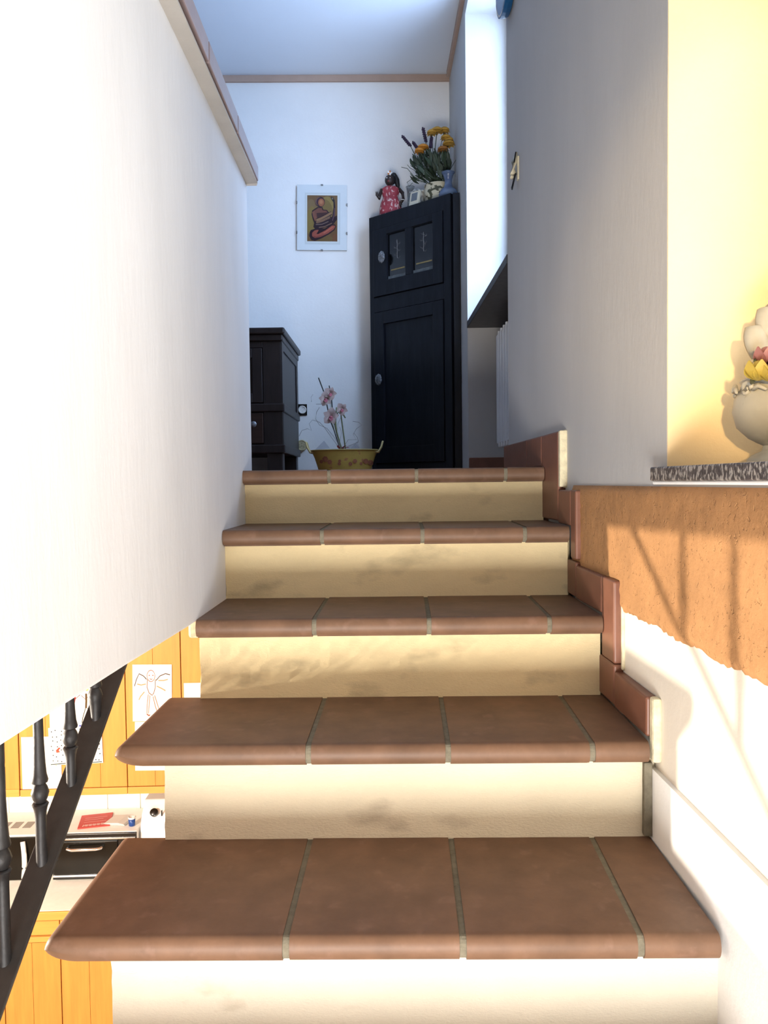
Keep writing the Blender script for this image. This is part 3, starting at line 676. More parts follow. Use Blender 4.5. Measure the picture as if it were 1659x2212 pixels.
for (path, wd) in (([(680, 972), (700, 952), (712, 968)], .07), ([(735, 970), (768, 958), (780, 972)], .08), ([(755, 972), (772, 952), (776, 968)], .06)):
    a, b, c = [P(*p, .03) for p in path]
    MB().add([a, b, c, a + Vector((0, .01, 0)), b + Vector((0, .012, 0)), c + Vector((0, .01, 0))], [(0, 1, 2), (3, 5, 4), (0, 3, 4, 1), (1, 4, 5, 2), (2, 5, 3, 0)]).build('wrapping', wrap, orc)
for (px, py) in ((731, 966), (748, 962), (754, 967), (728, 962)):
    MB().leaf(P(737, 972), P(px, py, -.02), .018, (1, 0, .3), lift=.006).build('small_leaf', pk2, orc, smooth=True)

# ------------------------------------------------------------------ things on top of the corner cabinet
def CP(px, py, dY=0.0):                                # a point just behind the cabinet's front edge, by where it shows
    s, z = Cpx(px, py); return s, z
ZT = CT
def T(s, back): p = cA + cd * s - cn * back; return Vector((p.x, p.y, ZT))
# doll
dp = T(.105, .065); doll = root('doll', dp, 'dark doll figurine in a red patterned dress with hand on hip', 'figurine')
red = mat('red_dress', (.30, .035, .05), .6, 18, .3, .1, 60, spots=((.55, .38, .36), 70, .56, .05), stretch=(1, 1, .6)); skin = mat('dark_wood_skin', (.030, .018, .015), .45); hair = mat('black_hair', (.008, .007, .008), .5, 40, .4, .4, 80)
def ez(z, sx, sy, yo=0, xo=0, n=18, rot=0.0): return [dp + Vector((xo + math.cos(2 * math.pi * i / n) * sx, yo + math.sin(2 * math.pi * i / n) * sy, z)) for i in range(n)]
MB().loft([ez(0, .064, .042), ez(.012, .070, .046), ez(.05, .070, .046), ez(.085, .064, .042), ez(.112, .050, .034), ez(.125, .046, .030), ez(.155, .056, .032), ez(.178, .056, .028), ez(.192, .034, .02)]).build('dress', red, doll, smooth=True)
bod = MB(); bod.tube([dp + Vector((0, 0, .182)), dp + Vector((0, 0, .205))], .013, 10); bod.ell(dp + Vector((-.006, -.006, .228)), (.029, .030, .033), 16); bod.ell(dp + Vector((-.014, -.034, .226)), (.005, .006, .006), 8); bod.build('head', skin, doll, smooth=True)
hb = MB(); hb.ell(dp + Vector((.004, .010, .238)), (.033, .030, .034), 16); hb.ell(dp + Vector((.022, .012, .262)), (.020, .022, .020), 14)
hb.tube([dp + Vector((.028, .012, .262)), dp + Vector((.040, .014, .235)), dp + Vector((.046, .014, .205)), dp + Vector((.052, .012, .18))], [.016, .018, .015, .005], 10); hb.build('hair', hair, doll, smooth=True)
for path in ([(.052, 0, .176), (.076, -.004, .150), (.080, -.01, .112), (.062, -.02, .080)], [(-.052, 0, .172), (-.066, -.012, .140), (-.070, -.024, .112), (-.082, -.03, .128)]):
    MB().tube([dp + Vector(p) for p in path], [.013, .0115, .010, .008], 10).build('arm', skin, doll, smooth=True)
for (hx, hy, hz, sg) in ((.059, -.021, .076, -1), (-.084, -.031, .132, 1)):
    h_ = MB().ell(dp + Vector((hx, hy, hz)), (.009, .006, .010), 10)
    for k in range(4): h_.tube([dp + Vector((hx + (k - 1.5) * .004, hy, hz + sg * .006)), dp + Vector((hx + (k - 1.5) * .005, hy - .003, hz + sg * .018))], [.0024, .0016], 6)
    h_.tube([dp + Vector((hx + .007, hy, hz)), dp + Vector((hx + .014, hy - .003, hz + sg * .006))], [.0026, .0018], 6)
    h_.build('hand', skin, doll, smooth=True)
MB().tube([dp + Vector((.075 + .013 * math.cos(a * math.pi / 8), -.014 + .013 * math.sin(a * math.pi / 8), .102)) for a in range(17)], .0022, 6).build('bracelet', white_pl, doll)
for k in range(5):
    a = 2 * math.pi * k / 5; c0 = dp + Vector((-.004, -.018, .268))
    MB().leaf(c0, c0 + Vector((math.cos(a) * .016, -.006, math.sin(a) * .016)), .013, (-math.sin(a), 0, math.cos(a)), lift=.002).build('hair_flower', mat('orange_flower', (.50, .16, .03), .6) if k % 2 else white_pl, doll)
eye = mat('eye_white', (.7, .7, .68), .4)
for sx in (-1, 1): MB().ell(dp + Vector((-.012 + sx * .010, -.033, .234)), (.004, .002, .003), 8).build('eye', eye, doll)
MB().ell(dp + Vector((-.012, -.034, .214)), (.007, .002, .0025), 8).build('mouth', red, doll)

# clear glass vase
vp = T(.196, .150); cv = root('glass_vase', vp, 'narrow clear glass vase behind the doll', 'vase')
MB().lathe(vp, [(.026, 0), (.028, .004), (.022, .05), (.020, .12), (.024, .175), (.027, .19), (.025, .19), (.018, .12), (.020, .05), (.022, .008), (.001, .008)], 20, cap=False).build('body', glass_mat('clear_glass', (.80, .82, .83), .12), cv, smooth=True)
MB().tube([vp + Vector((.027 * math.cos(a * math.pi / 10), .027 * math.sin(a * math.pi / 10), .19)) for a in range(21)], .0016, 6).build('rim', glass_mat('clear_glass'), cv)
# cream digital thermometer
gp = T(.330, .012); th_ = root('thermometer', gp, 'small cream digital thermometer with a grey screen leaning on the planter', 'thermometer')
def G(a, b, c): p = gp + cd * a + cn * (-b - c * .22); return (p.x, p.y, gp.z + c)
B('case', mat('cream_plastic', (.56, .53, .42), .5), th_, -.036, .036, -.006, .012, .001, .098, xf=G, bevel=.004)
B('screen', mat('grey_lcd', (.12, .14, .16), .2), th_, -.022, .022, -.0072, -.0055, .036, .086, xf=G)
# white porcelain dish on the planter's left
wp = T(.284, .122); wd_ = root('porcelain_planter', wp, 'small white porcelain planter painted with brown grasses', 'planter')
MB().lathe(wp, [(.034, 0), (.046, .01), (.053, .05), (.050, .09), (.042, .115), (.044, .12), (.040, .12), (.036, .1), (.001, .09)], 24).build('body', mat('painted_porcelain', (.50, .49, .44), .35, 10, .1, spots=((.07, .055, .04), 22, .54, .08), stretch=(1, 1, .45)), wd_, smooth=True)
bx_ = MB()
for k in range(8):
    a = 2 * math.pi * k / 8; bx_.ell(wp + Vector((math.cos(a) * .036, math.sin(a) * .036, .126)), (.014, .014, .009), 8)
bx_.build('scalloped_rim', mat('white_porcelain', (.62, .62, .58), .3), wd_, smooth=True)
# big cream planter with flowers
bp_ = T(.418, .140); bpl = root('flower_planter', bp_, 'round cream planter painted with a dark leaf garland', 'planter')
MB().lathe(bp_, [(.058, 0), (.070, .01), (.080, .05), (.084, .10), (.080, .128), (.085, .134), (.078, .136), (.074, .125), (.001, .12)], 30).build('body', mat('garland_porcelain', (.56, .52, .38), .35, 10, .06, spots=((.06, .06, .03), 30, .52, .06), stretch=(1, 1, 1.4)), bpl, smooth=True)
bq = root('bouquet', bp_ + Vector((0, 0, .13)), 'bunch of artificial yellow flowers and dark lavender with green leaves', 'artificial flowers')
gr = mat('dark_leaf', (.030, .050, .028), .55, 20, .35); gr2 = mat('grey_leaf', (.055, .075, .055), .6, 20, .3); yl = mat('yellow_petal', (.42, .24, .035), .65, 30, .25); orp = mat('orange_petal', (.50, .20, .02), .65, 30, .2); lv = mat('lavender_bud', (.030, .016, .040), .7, 40, .4)
BY = bp_.y
base = bp_ + Vector((0, 0, .128))
def BPt(px, py, dy=0): return pt(px, py, BY - .02 + dy)
for (px, py, r_, mt) in ((933, 287, .030, yl), (944, 282, .034, yl), (960, 282, .030, yl), (963, 298, .030, yl), (970, 303, .026, yl), (969, 311, .036, yl), (957, 323, .032, orp if False else mat('rust_petal', (.30, .13, .03), .65)), (914, 319, .034, orp), (906, 326, .028, orp)):
    c0 = BPt(px, py, random.uniform(-.03, .03))
    MB().tube([base + Vector((random.uniform(-.05, .05), random.uniform(-.03, .03), 0)), (base + c0) / 2 + Vector((random.uniform(-.02, .02), 0, .02)), c0], .0028, 6).build('stem', gr2, bq, smooth=True)
    dome = MB().lathe(c0, [(.001, -.010), (r_ * .6, -.008), (r_, 0), (r_ * .95, .008), (r_ * .6, .016), (.001, .018)], 14)
    dome.build('flower_head', mt, bq, smooth=True)
    for k in range(9):
        a = 2 * math.pi * k / 9 + px
        MB().leaf(c0 + Vector((0, 0, -.004)), c0 + Vector((math.cos(a) * r_ * 1.18, math.sin(a) * r_ * 1.18, -.010)), r_ * .65, (-math.sin(a), math.cos(a), 0), lift=.004).build('petal', mt, bq, smooth=True)
for (p0, p1) in (((870, 295), (886, 314)), ((914, 278), (920, 305)), ((893, 308), (903, 322)), ((932, 298), (930, 318))):
    a, b = BPt(*p0, -.02), BPt(*p1, -.01); mb = MB()
    for k in range(13):
        t = k / 12; c0 = a.lerp(b, t)
        for j in range(3):
            an = j * 2.1 + k; mb.ell(c0 + Vector((math.cos(an) * .006, math.sin(an) * .005, math.sin(an * 2) * .003)), (.0055, .0055, .0065), 6)
    mb.build('lavender_spike', lv, bq)
    MB().tube([b, (b + base) / 2 + Vector((-.03, 0, .02)), base], .0022, 6).build('stem', gr, bq, smooth=True)
random.seed(11)
for k in range(190):
    px = random.uniform(884, 972); py = random.uniform(318, 386)
    if px < 900 and py < 335: py += 12
    c0 = BPt(px, py, random.uniform(-.07, .07)); b0 = base + Vector(((px - 925) / 40 * .06, random.uniform(-.05, .05), random.uniform(-.005, .03)))
    d = (c0 - b0); L_ = random.uniform(.05, .085)
    s_ = c0 - d.normalized() * L_ + Vector((random.uniform(-.02, .02), 0, 0)); s_.z = max(s_.z, base.z + .012); c0.z = max(c0.z, base.z + .03)
    MB().leaf(s_, c0, random.uniform(.014, .028), Vector((random.uniform(-1, 1), random.uniform(-1, 1), random.uniform(-.3, .3))), lift=.006, n=4).build('leaf', gr if k % 3 else gr2, bq, smooth=True)
for path in ([(867, 361), (880, 364), (891, 377), (901, 388)], [(880, 356), (886, 363), (896, 368), (903, 384)], [(891, 395), (884, 403), (879, 394), (893, 384)], [(985, 345), (976, 360), (962, 385)]):
    MB().tube([BPt(*p, -.03) for p in path] + [base], .0018, 5).build('tendril', gr, bq, smooth=True)
# blue vase
bvp = T(.548, .066); bv = root('blue_vase', bvp, 'frosted blue vase with a flared neck beside the cream planter', 'vase')
MB().lathe(bvp, [(.040, 0), (.054, .010), (.058, .034), (.048, .056), (.028, .072), (.021, .095), (.023, .125), (.032, .150), (.040, .160), (.037, .161), (.026, .135), (.018, .095), (.001, .08)], 26).build('body', mat('blue_frosted_glass', (.045, .07, .17), .3, 6, .25, spec=.6, col2=(.14, .20, .29)), bv, smooth=True)

# ------------------------------------------------------------------ right wall: plate and ornament
pc = W(0, 2.85, 0); pz = 1.835
pla = root('wall_plate', (pc[0], 2.85, pz), 'blue-rimmed decorative plate hanging high on the right wall', 'plate')
def RWd(y, z, o): return W(-o, y, z)
def disc(cy, cz, prof, n=40): return [[Vector(RWd(cy + math.cos(2 * math.pi * i / n) * r_, cz + math.sin(2 * math.pi * i / n) * r_, o_)) for i in range(n)] for r_, o_ in prof]
MB().loft(disc(2.85, pz, [(.11, .001), (.140, .004), (.145, .020), (.145, .033), (.140, .034)])).build('rim', mat('blue_enamel', (.010, .075, .20), .35, 10, .2), pla, smooth=False)
MB().loft(disc(2.85, pz, [(.1395, .030), (.1395, .0345), (.12, .033), (.001, .0325)])).build('face', mat('painted_face', (.45, .38, .30), .5, 14, .2, spots=((.05, .035, .03), 24, .48, .06)), pla)
oy = pt(1122, 383, 2.74).y
orn = root('wall_ornament', W(-.01, 2.73, 1.05), 'small cream and dark metal hanging ornament on the right wall', 'ornament')
om = mat('ornament_ivory', (.55, .50, .36), .4, 40, .2)
def OR(y, z, o): return Vector(W(-o, 2.735 + y, 1.09 + z))
MB().tube([OR(0, .055, .006), OR(0, .02, .016), OR(0, -.02, .018)], [.003, .010, .012], 10).build('bell', om, orn, smooth=True)
MB().tube([OR(.02, .03, .010), OR(.025, -.005, .016), OR(.02, -.025, .018)], [.003, .008, .009], 10).build('bell', om, orn, smooth=True)
for (y0, z0, y1, z1) in ((-.01, -.02, .03, -.062), (.0, -.02, .035, -.055), (-.015, .05, -.012, .015), (.016, .02, .022, -.01)):
    MB().tube([OR(y0, z0, .012), OR(y1, z1, .018)], .0025, 6).build('rod', black_pl, orn)
B('backplate', om, orn, -.006, .0005, 2.725, 2.745, 1.05, 1.13, xf=W, bevel=.002)

# ------------------------------------------------------------------ urn on the granite sill
VC = Vector((.617, 1.25, .0218)); urn = root('urn', VC, 'grey white porcelain urn with modelled roses on the granite sill', 'urn')
por = mat('bisque_porcelain', (.38, .36, .30), .5, 14, .12, .08, 50)
MB().lathe(VC, [(.042, 0), (.042, .008), (.036, .014), (.020, .022), (.018, .030), (.030, .036)], 28).build('foot', por, urn, auto=50)
MB().lathe(VC, [(.022, .032), (.040, .042), (.058, .060), (.065, .085), (.062, .105), (.055, .118), (.050, .128), (.054, .134), (.050, .138), (.044, .136), (.001, .125)], 36).build('bowl', por, urn, smooth=True)
for a in (200, 255, 310, 150, 20, 80):
    an = math.radians(a); d = Vector((math.cos(an), math.sin(an), 0)); sd = Vector((-math.sin(an), math.cos(an), 0)); mb = MB()
    c0 = VC + d * .058 + Vector((0, 0, .118))
    mb.tube([c0 + sd * (.012 * math.cos(t * .7) * (1 - t / 14)) + Vector((0, 0, .012 * math.sin(t * .7) * (1 - t / 14))) + d * .002 for t in range(12)], [.0045 - .0002 * t for t in range(12)], 7)
    mb.tube([c0 + sd * .012, c0 + sd * .022 + Vector((0, 0, .004)) - d * .001, c0 + sd * .034 + Vector((0, 0, -.004)) - d * .004], [.0045, .004, .002], 7)
    mb.tube([c0 + Vector((0, 0, -.012)), c0 + sd * -.004 + Vector((0, 0, -.024)) + d * .004], [.004, .0015], 7)
    mb.build('scroll', por, urn, smooth=True)
def UP(px, py, Y=1.215): return pt(px, py, Y)
for (px, py, Y, r_, mt) in ((1638, 800, 1.20, .021, mat('yellow_porcelain', (.36, .27, .05), .35, 20, .2)), (1655, 768, 1.21, .019, mat('pink_porcelain', (.28, .12, .115), .4, 20, .2)), (1690, 790, 1.20, .022, MATS['pink_porcelain']), (1665, 805, 1.19, .018, MATS['yellow_porcelain'])):
    c0 = UP(px, py, Y); MB().ell(c0, (r_ * .6, r_ * .6, r_ * .75), 12).build('rosebud', mt, urn, smooth=True)
    for k in range(7):
        a = 2 * math.pi * k / 7; d = Vector((math.cos(a) * .8, math.sin(a) * .6 - .2, .55)); sd = Vector((-math.sin(a), math.cos(a), 0))
        MB().leaf(c0 + Vector((0, 0, -r_ * .7)), c0 + d * r_ * 1.25, r_ * 1.1, sd, lift=-r_ * .35, thick=.0012).build('petal', mt, urn, smooth=True)
lf = mat('porcelain_leaf', (.10, .11, .07), .45, 20, .3)
for (p0, p1, wd) in (((1640, 812), (1620, 825), .016), ((1655, 800), (1664, 780), .02), ((1648, 788), (1628, 778), .016)):
    MB().leaf(UP(*p0), UP(*p1, 1.20), wd, (0.2, .3, 1), lift=.003, thick=.0012).build('leaf', lf, urn, smooth=True)
for (px, py, rx_, rz_) in ((1640, 735, .022, .030), (1668, 700, .024, .034), (1690, 740, .026, .036)):
    c0 = UP(px, py, 1.245); sh = MB(); rows = []
    for i in range(9):                                  # cupped shell-like petal, rim rolled over at the top
        v = i / 8; zz = -rz_ + 2 * rz_ * v; hw = rx_ * math.sin(math.pi * (.12 + .70 * v)) ** .8
        rows.append([c0 + Vector((hw * math.cos(math.pi * k / 10), -.016 * math.sin(math.pi * k / 10) * (1.1 - .3 * v) + (.010 * v * v), zz - (.006 * (v > .9)))) for k in range(11)])
    back_rows = [[p + Vector((0, .004, 0)) for p in r] for r in rows]
    sh.loft([rows[i] + back_rows[i][::-1] for i in range(9)]).build('shell_leaf', por, urn, smooth=True)
MB().tube([VC + Vector((-.03, 0, .12)), VC + Vector((-.028, 0, .19)), VC + Vector((-.012, 0, .25)), VC + Vector((.010, 0, .275)), VC + Vector((.03, 0, .25)), VC + Vector((.038, 0, .19)), VC + Vector((.034, 0, .12))], [.008, .007, .006, .006, .006, .007, .008], 8).build('handle', por, urn, smooth=True)
MB().ell(VC + Vector((.002, 0, .165)), (.036, .03, .045), 16).build('flower_mass', por, urn, smooth=True)

# ------------------------------------------------------------------ stair railing
RXX = -.562
rail = root('stair_railing', (RXX, 1.2, -.6), 'black wrought iron stair railing with turned balusters at the open side', 'railing')
bz_ = lambda y: -.596 + .69 * (y - 1.181)
ya, yb_ = .30, 1.70
MB().add([(RXX - .022, ya, bz_(ya) - .008), (RXX + .022, ya, bz_(ya) - .008), (RXX + .022, yb_, bz_(yb_) - .008), (RXX - .022, yb_, bz_(yb_) - .008),
          (RXX - .022, ya, bz_(ya)), (RXX + .022, ya, bz_(ya)), (RXX + .022, yb_, bz_(yb_)), (RXX - .022, yb_, bz_(yb_))],
         [(0, 3, 2, 1), (4, 5, 6, 7), (0, 1, 5, 4), (1, 2, 6, 5), (2, 3, 7, 6), (3, 0, 4, 7)]).build('bottom_bar', bar_iron, rail, bevel=.0015)
for (y, zbead) in ((1.418, -.392), (1.304, -.433), (1.187, -.482), (1.066, -.527), (.945, -.575), (.825, -.62), (.705, -.665), (.585, -.71), (.465, -.755)):
    z0 = bz_(y) - .006; z1 = -.293; h = zbead - z0
    pr2 = [(.0085, 0), (.0085, min(h - .040, 99) if h > .05 else .005)]
    pr2 += [(.0088, h - .032), (.0105, h - .024), (.0128, h - .018), (.0112, h - .0155), (.0082, h - .0150), (.0112, h - .009), (.0138, h), (.0112, h + .009), (.0082, h + .0150), (.0122, h + .017), (.0128, h + .020), (.0105, h + .030), (.0092, h + .048), (.0078, h + .085), (.0070, max(h + .10, z1 - z0))] if h > .05 else [(.0112, h - .009 if h > .02 else .01), (.0138, h), (.0112, h + .009), (.0082, h + .0150), (.0122, h + .017), (.0128, h + .020), (.0105, h + .030), (.0092, h + .048), (.0080, z1 - z0)]
    pr2 = [(a, min(b, z1 - z0)) for a, b in pr2]
    MB().lathe((RXX, y, z0), pr2, 12).build('baluster', iron, rail, auto=50)

# ------------------------------------------------------------------ kitchen below
th = math.radians(2.8); KO = Vector((-1.4615, 4.10, -1.673)); kx = Vector((math.cos(th), math.sin(th), 0)); ky = Vector((-math.sin(th), math.cos(th), 0))
def K(a, b, c): p = KO + kx * a + ky * b; return (p.x, p.y, KO.z + c)
FLK = -3.06 - KO.z
tag(B('wall_kitchen', plaster_far, None, -2.9, 2.2, .352, .50, FLK, -.292 - KO.z, xf=K), kind='structure')
bs = root('trim_3', K(0, .35, -.48), kind='structure')
B('grout_bed', mat('tile_grout', (.55, .52, .45), .9), bs, -2.0, .75, .343, .3519, -.485, .02, xf=K)
for r_ in range(3):
    for c_ in range(14):
        x0 = -1.93 + c_ * .190
        B('tile', wtile, bs, x0 + .002, x0 + .188, .338, .346, -.485 + r_ * .19 + .003 if r_ else -.484, min(.018, -.485 + (r_ + 1) * .19 - .001), xf=K, bevel=.0015)
def board_door(par, name, x0, x1, z0, z1, y=0.0, nb=2):
    d = root(name, K((x0 + x1) / 2, y, z0)); d.parent = par; d.location = Vector(d.location) - WL[par.name]
    wb = (x1 - x0 - .004) / nb
    for i in range(nb):
        B('board', oak, d, x0 + .002 + i * wb + .0006, x0 + .002 + (i + 1) * wb - .0006, y, y + .019, z0, z1, xf=K, bevel=.0012)
    return d
def wall_unit(x0, x1, label):
    u = root('wall_cabinet', K((x0 + x1) / 2, .2, 0), label, 'cabinet', 'honey oak wall cabinets of the kitchen')
    B('carcass', oak, u, x0 + .001, x1 - .001, .020, .335, .020, 1.0, xf=K)
    B('bottom_rail', oak_h, u, x0 + .0008, x1 - .0008, -.004, .06, -.002, .036, xf=K, bevel=.003)
    mid = (x0 + x1) / 2
    board_door(u, 'door', x0, mid, .040, 1.0); board_door(u, 'door', mid, x1, .040, 1.0)
wall_unit(-.575, 0, 'honey oak wall cabinet with the dotted page and other drawings on its doors')
wall_unit(0, .60, 'honey oak wall cabinet with the winged figure drawing on its door')
ou = root('open_shelf_unit', K(-.9, .2, 0), 'honey oak open shelf unit at the picture edge with small things inside', 'shelf')
B('side_panel', oak, ou, -.650, -.578, -.002, .335, .040, 1.0, xf=K, bevel=.002); B('side_panel', oak, ou, -1.25, -1.18, -.002, .335, .040, 1.0, xf=K, bevel=.002)
B('back_panel', mat('dark_shelf_back', (.05, .035, .02), .8), ou, -1.18, -.65, .32, .335, .04, 1.0, xf=K)
B('bottom_rail', oak_h, ou, -1.25, -.578, -.004, .335, -.002, .0398, xf=K, bevel=.003)
for z in (.16, .30, .44, .7): B('shelf', oak_h, ou, -1.18, -.65, .01, .32, z, z + .018, xf=K)
def jar(x, z, col, lab, h=.09):
    r = root('jar', K(x, .05, z), lab, 'jar'); c = Vector(K(x, .05, z))
    MB().lathe(c, [(.026, 0), (.028, .004), (.028, h * .75), (.020, h * .85), (.020, h)], 16).build('body', mat('jar_' + lab[:6].strip(), col, .3), r, auto=40)
    MB().lathe(c + Vector((0, 0, h)), [(.022, 0), (.022, .014), (.019, .016)], 16).build('lid', brass, r)
jar(-.700, .04, (.30, .30, .26), 'grey striped jar on the lowest board of the open shelf'); jar(-.700, .179, (.35, .30, .2), 'tan jar on the middle board of the open shelf', .07)
bk = root('book', K(-.69, .05, .318), 'small orange book standing on an upper board of the open shelf', 'book')
B('cover', mat('orange_cover', (.48, .20, .06), .6), bk, -.715, -.672, .03, .16, .3181, .42, xf=K, bevel=.002); B('pages', paper_m, bk, -.711, -.676, .0285, .158, .321, .417, xf=K)
# base cabinets, worktop
def base_unit(x0, x1, label):
    u = root('base_cabinet', K((x0 + x1) / 2, 0, FLK), label, 'cabinet', 'honey oak base cabinets of the kitchen')
    B('carcass', oak, u, x0 + .001, x1 - .001, -.228, .335, FLK + .10, -.5305, xf=K); B('toe_kick', oak_h, u, x0 + .001, x1 - .001, -.19, -.17, FLK, FLK + .10, xf=K)
    mid = (x0 + x1) / 2
    for a, b in ((x0, mid), (mid, x1)):
        dr_ = B('drawer', oak_h, u, a + .002, b - .002, -.250, -.229, -.625, -.540, xf=K, bevel=.004)
        B('drawer_moulding', oak_h, u, a + .002, b - .002, -.256, -.2285, -.660, -.6305, xf=K, bevel=.004)
        board_door(u, 'door', a, b, FLK + .12, -.665, -.248)
base_unit(-1.15, -.575, 'honey oak base cabinet below the microwave'); base_unit(-.575, 0, 'honey oak base cabinet seen under the stair edge'); base_unit(0, .60, 'honey oak base cabinet mostly hidden behind the stairs')
wt = root('worktop', K(-.3, 0, -.52), 'white kitchen worktop with a wooden front edge', 'worktop')
B('slab', worktop_m, wt, -1.6, .72, -.270, .342, -.530, -.4855, xf=K); B('edge', oak_h, wt, -1.6, .72, -.283, -.2702, -.530, -.487, xf=K, bevel=.003)
# drawings taped to the doors
def sheet(name, x0, x1, z0, z1, label, polys, rot=0, off=-.0030):
    r = root(name, K((x0 + x1) / 2, off, z0), label, 'drawing')
    cx, cz = (x0 + x1) / 2, (z0 + z1) / 2; cs, sn = math.cos(math.radians(rot)), math.sin(math.radians(rot))
    def fr(u, v, h):
        a = (u - .5) * (x1 - x0); b = (v - .5) * (z1 - z0)
        return K(cx + a * cs - b * sn, off - h, cz + a * sn + b * cs)
    mb = MB(); mb.box(0, 1, 0, 1, 0, 1, xf=lambda u, v, h: fr(u, v, .0006 * h)); mb.build('paper', paper_m, r)
    if polys: flat_print('ink', r, polys, lambda u, v, h: fr(u, v, .0007 + h * .4))
    return r
def ln(c, pts, w): return [(tuple(v * .45 for v in lin(c)), q) for q in stroke(pts, w)]
pa = []
br_ = (196, 120, 92)
pa += ln(br_, circle_pts(.47, .80, .10, .10, 18) + [(.57, .80)], .012); pa += ln((176, 110, 80), [(.38, .74), (.37, .60), (.42, .50), (.50, .46), (.54, .50), (.58, .60), (.58, .74)], .014)
pa += ln((120, 90, 84), [(.36, .74), (.28, .80), (.17, .84), (.10, .74), (.05, .62)], .016); pa += ln((120, 90, 84), [(.60, .72), (.70, .80), (.84, .84), (.96, .82)], .016)
pa += ln((232, 200, 150), [(.34, .66), (.22, .64), (.12, .66)], .02) + ln((232, 200, 150), [(.62, .62), (.74, .58), (.84, .54)], .02) + ln((232, 200, 150), [(.30, .52), (.20, .44), (.16, .38)], .02) + ln((236, 205, 160), [(.66, .72), (.80, .72), (.90, .74)], .02)
pa += ln((210, 150, 110), [(.40, .48), (.37, .30), (.36, .14)], .012) + ln((210, 150, 110), [(.44, .46), (.42, .28), (.40, .14)], .012) + ln((214, 150, 106), [(.52, .44), (.58, .26), (.66, .10)], .012) + ln((214, 150, 106), [(.56, .46), (.66, .24), (.72, .12)], .012)
pa += ln((200, 110, 80), [(.36, .13), (.42, .10), (.44, .12)], .02) + [(lin((186, 96, 80)), circle_pts(.43, .81, .014, .012, 8)), (lin((186, 96, 80)), circle_pts(.52, .81, .014, .012, 8))] + ln((190, 110, 90), [(.44, .75), (.48, .74), (.51, .75)], .01)
sheet('drawing', .040, .250, .395, .705, 'pencil drawing of a winged figure taped to the cabinet door', pa, -1)
sheet('drawing', .046, .254, .125, .392, 'blank white sheet taped below the winged figure drawing', None, -1)
sheet('drawing', .315, .50, .37, .60, 'white sheet with a yellow shape right of the winged figure drawing', [(lin((240, 220, 120)), circle_pts(.30, .25, .28, .24))])
random.seed(5)
po = [(lin((30, 34, 40)), circle_pts(.03 + .97 * random.random() * .96, .06 + .9 * random.random(), .013, .018, 8)) for _ in range(0)]
for i in range(11):
    for j in range(7):
        po.append((lin((34, 38, 46)), circle_pts(.06 + i * .088 + random.uniform(-.018, .018), .10 + j * .135 + random.uniform(-.03, .03), .0115, .016, 8)))
po += ln((226, 96, 70), [(.14, .36), (.17, .42), (.20, .46)], .035) + [(lin((206, 80, 60)), [(.13, .33), (.20, .34), (.17, .42)])] + ln((60, 80, 70), [(.02, .02), (.3, .04), (.6, .02), (.98, .04)], .02) + [(lin((70, 120, 180)), [(.31, .10), (.36, .10), (.36, .22), (.31, .22)])]
sheet('drawing', -.412, -.128, .172, .375, 'child drawing of a page of dark dots taped over other papers', po, 1.2, -.0055)
pr3 = ln((216, 60, 60), [(.46, .86), (.50, .70), (.48, .50)], [.03, .10, .06]) + ln((216, 70, 66), [(.48, .50), (.47, .30), (.50, .10)], .03) + ln((130, 70, 50), [(.53, .66), (.64, .76)], .012) + ln((120, 90, 50), [(.76, .78), (.76, .62), (.75, .46)], .04) + ln((90, 80, 50), [(.74, .46), (.68, .26), (.66, .14)], .015) + ln((90, 80, 50), [(.78, .46), (.86, .34), (.90, .24)], .015) + ln((120, 70, 50), [(.66, .74), (.74, .66), (.86, .76)], .012) + [(lin((214, 190, 110)), circle_pts(.78, .88, .035, .05, 10)), (lin((90, 96, 160)), [(.60, .02), (.66, .02), (.64, .10), (.60, .10)])]
sheet('drawing', -.405, -.145, .360, .610, 'child drawing of red and brown stick figures on the cabinet door', pr3, 0, -.0040)
sheet('drawing', -.560, -.350, .040, .325, 'white sheet with faint yellow strokes on the door beside the shelf unit', ln((236, 226, 130), [(.72, .80), (.86, .62)], .02) + ln((238, 226, 140), [(.70, .56), (.88, .44)], .02), 0)
# microwave
CTZ = -.4855
mw = root('microwave', K(-.74, .15, CTZ), 'white microwave with a black door and curved white handle', 'microwave')
B('case', white_pl, mw, -.98, -.492, .035, .335, CTZ + .008, -.228, xf=K, bevel=.004)
B('door', black_glass, mw, -.97, -.508, .018, .0345, CTZ + .015, -.236, xf=K, bevel=.003)
MB().tube([K(-.575 + .012 * math.sin(t * math.pi), -.012 * math.sin(math.pi * min(1, max(0, t))) + .012, -.255 - .20 * t) for t in [i / 12 for i in range(13)]], .013, 10).build('handle', white_pl, mw, smooth=True)
for k in range(6): B('top_square', mat('square_grey', (.30, .29, .27), .6), mw, -.95 + k * .065, -.905 + k * .065, .12, .20, -.2279, -.2268, xf=K)  # row of grey squares on the case top
for x in (-.95, -.53):
    for y in (.06, .30): B('foot', black_pl, mw, x, x + .02, y, y + .02, CTZ, CTZ + .0085, xf=K)
ovn = root('toaster_oven', K(-.2, .15, CTZ), 'black fronted toaster oven with a chrome handle on the worktop', 'oven')
B('case', white_pl, ovn, -.42, .035, .03, .335, CTZ + .01, -.222, xf=K, bevel=.004)
B('front', black_pl, ovn, -.42, .035, .014, .0298, CTZ + .012, -.224, xf=K, bevel=.002)
B('door', black_glass, ovn, -.41, -.065, .004, .0138, CTZ + .045, -.262, xf=K, bevel=.002)
B('trim_strip', chrome, ovn, -.415, .03, .006, .0138, CTZ + .030, CTZ + .040, xf=K); B('trim_strip', chrome, ovn, -.415, .03, .006, .0138, -.252, -.248, xf=K)
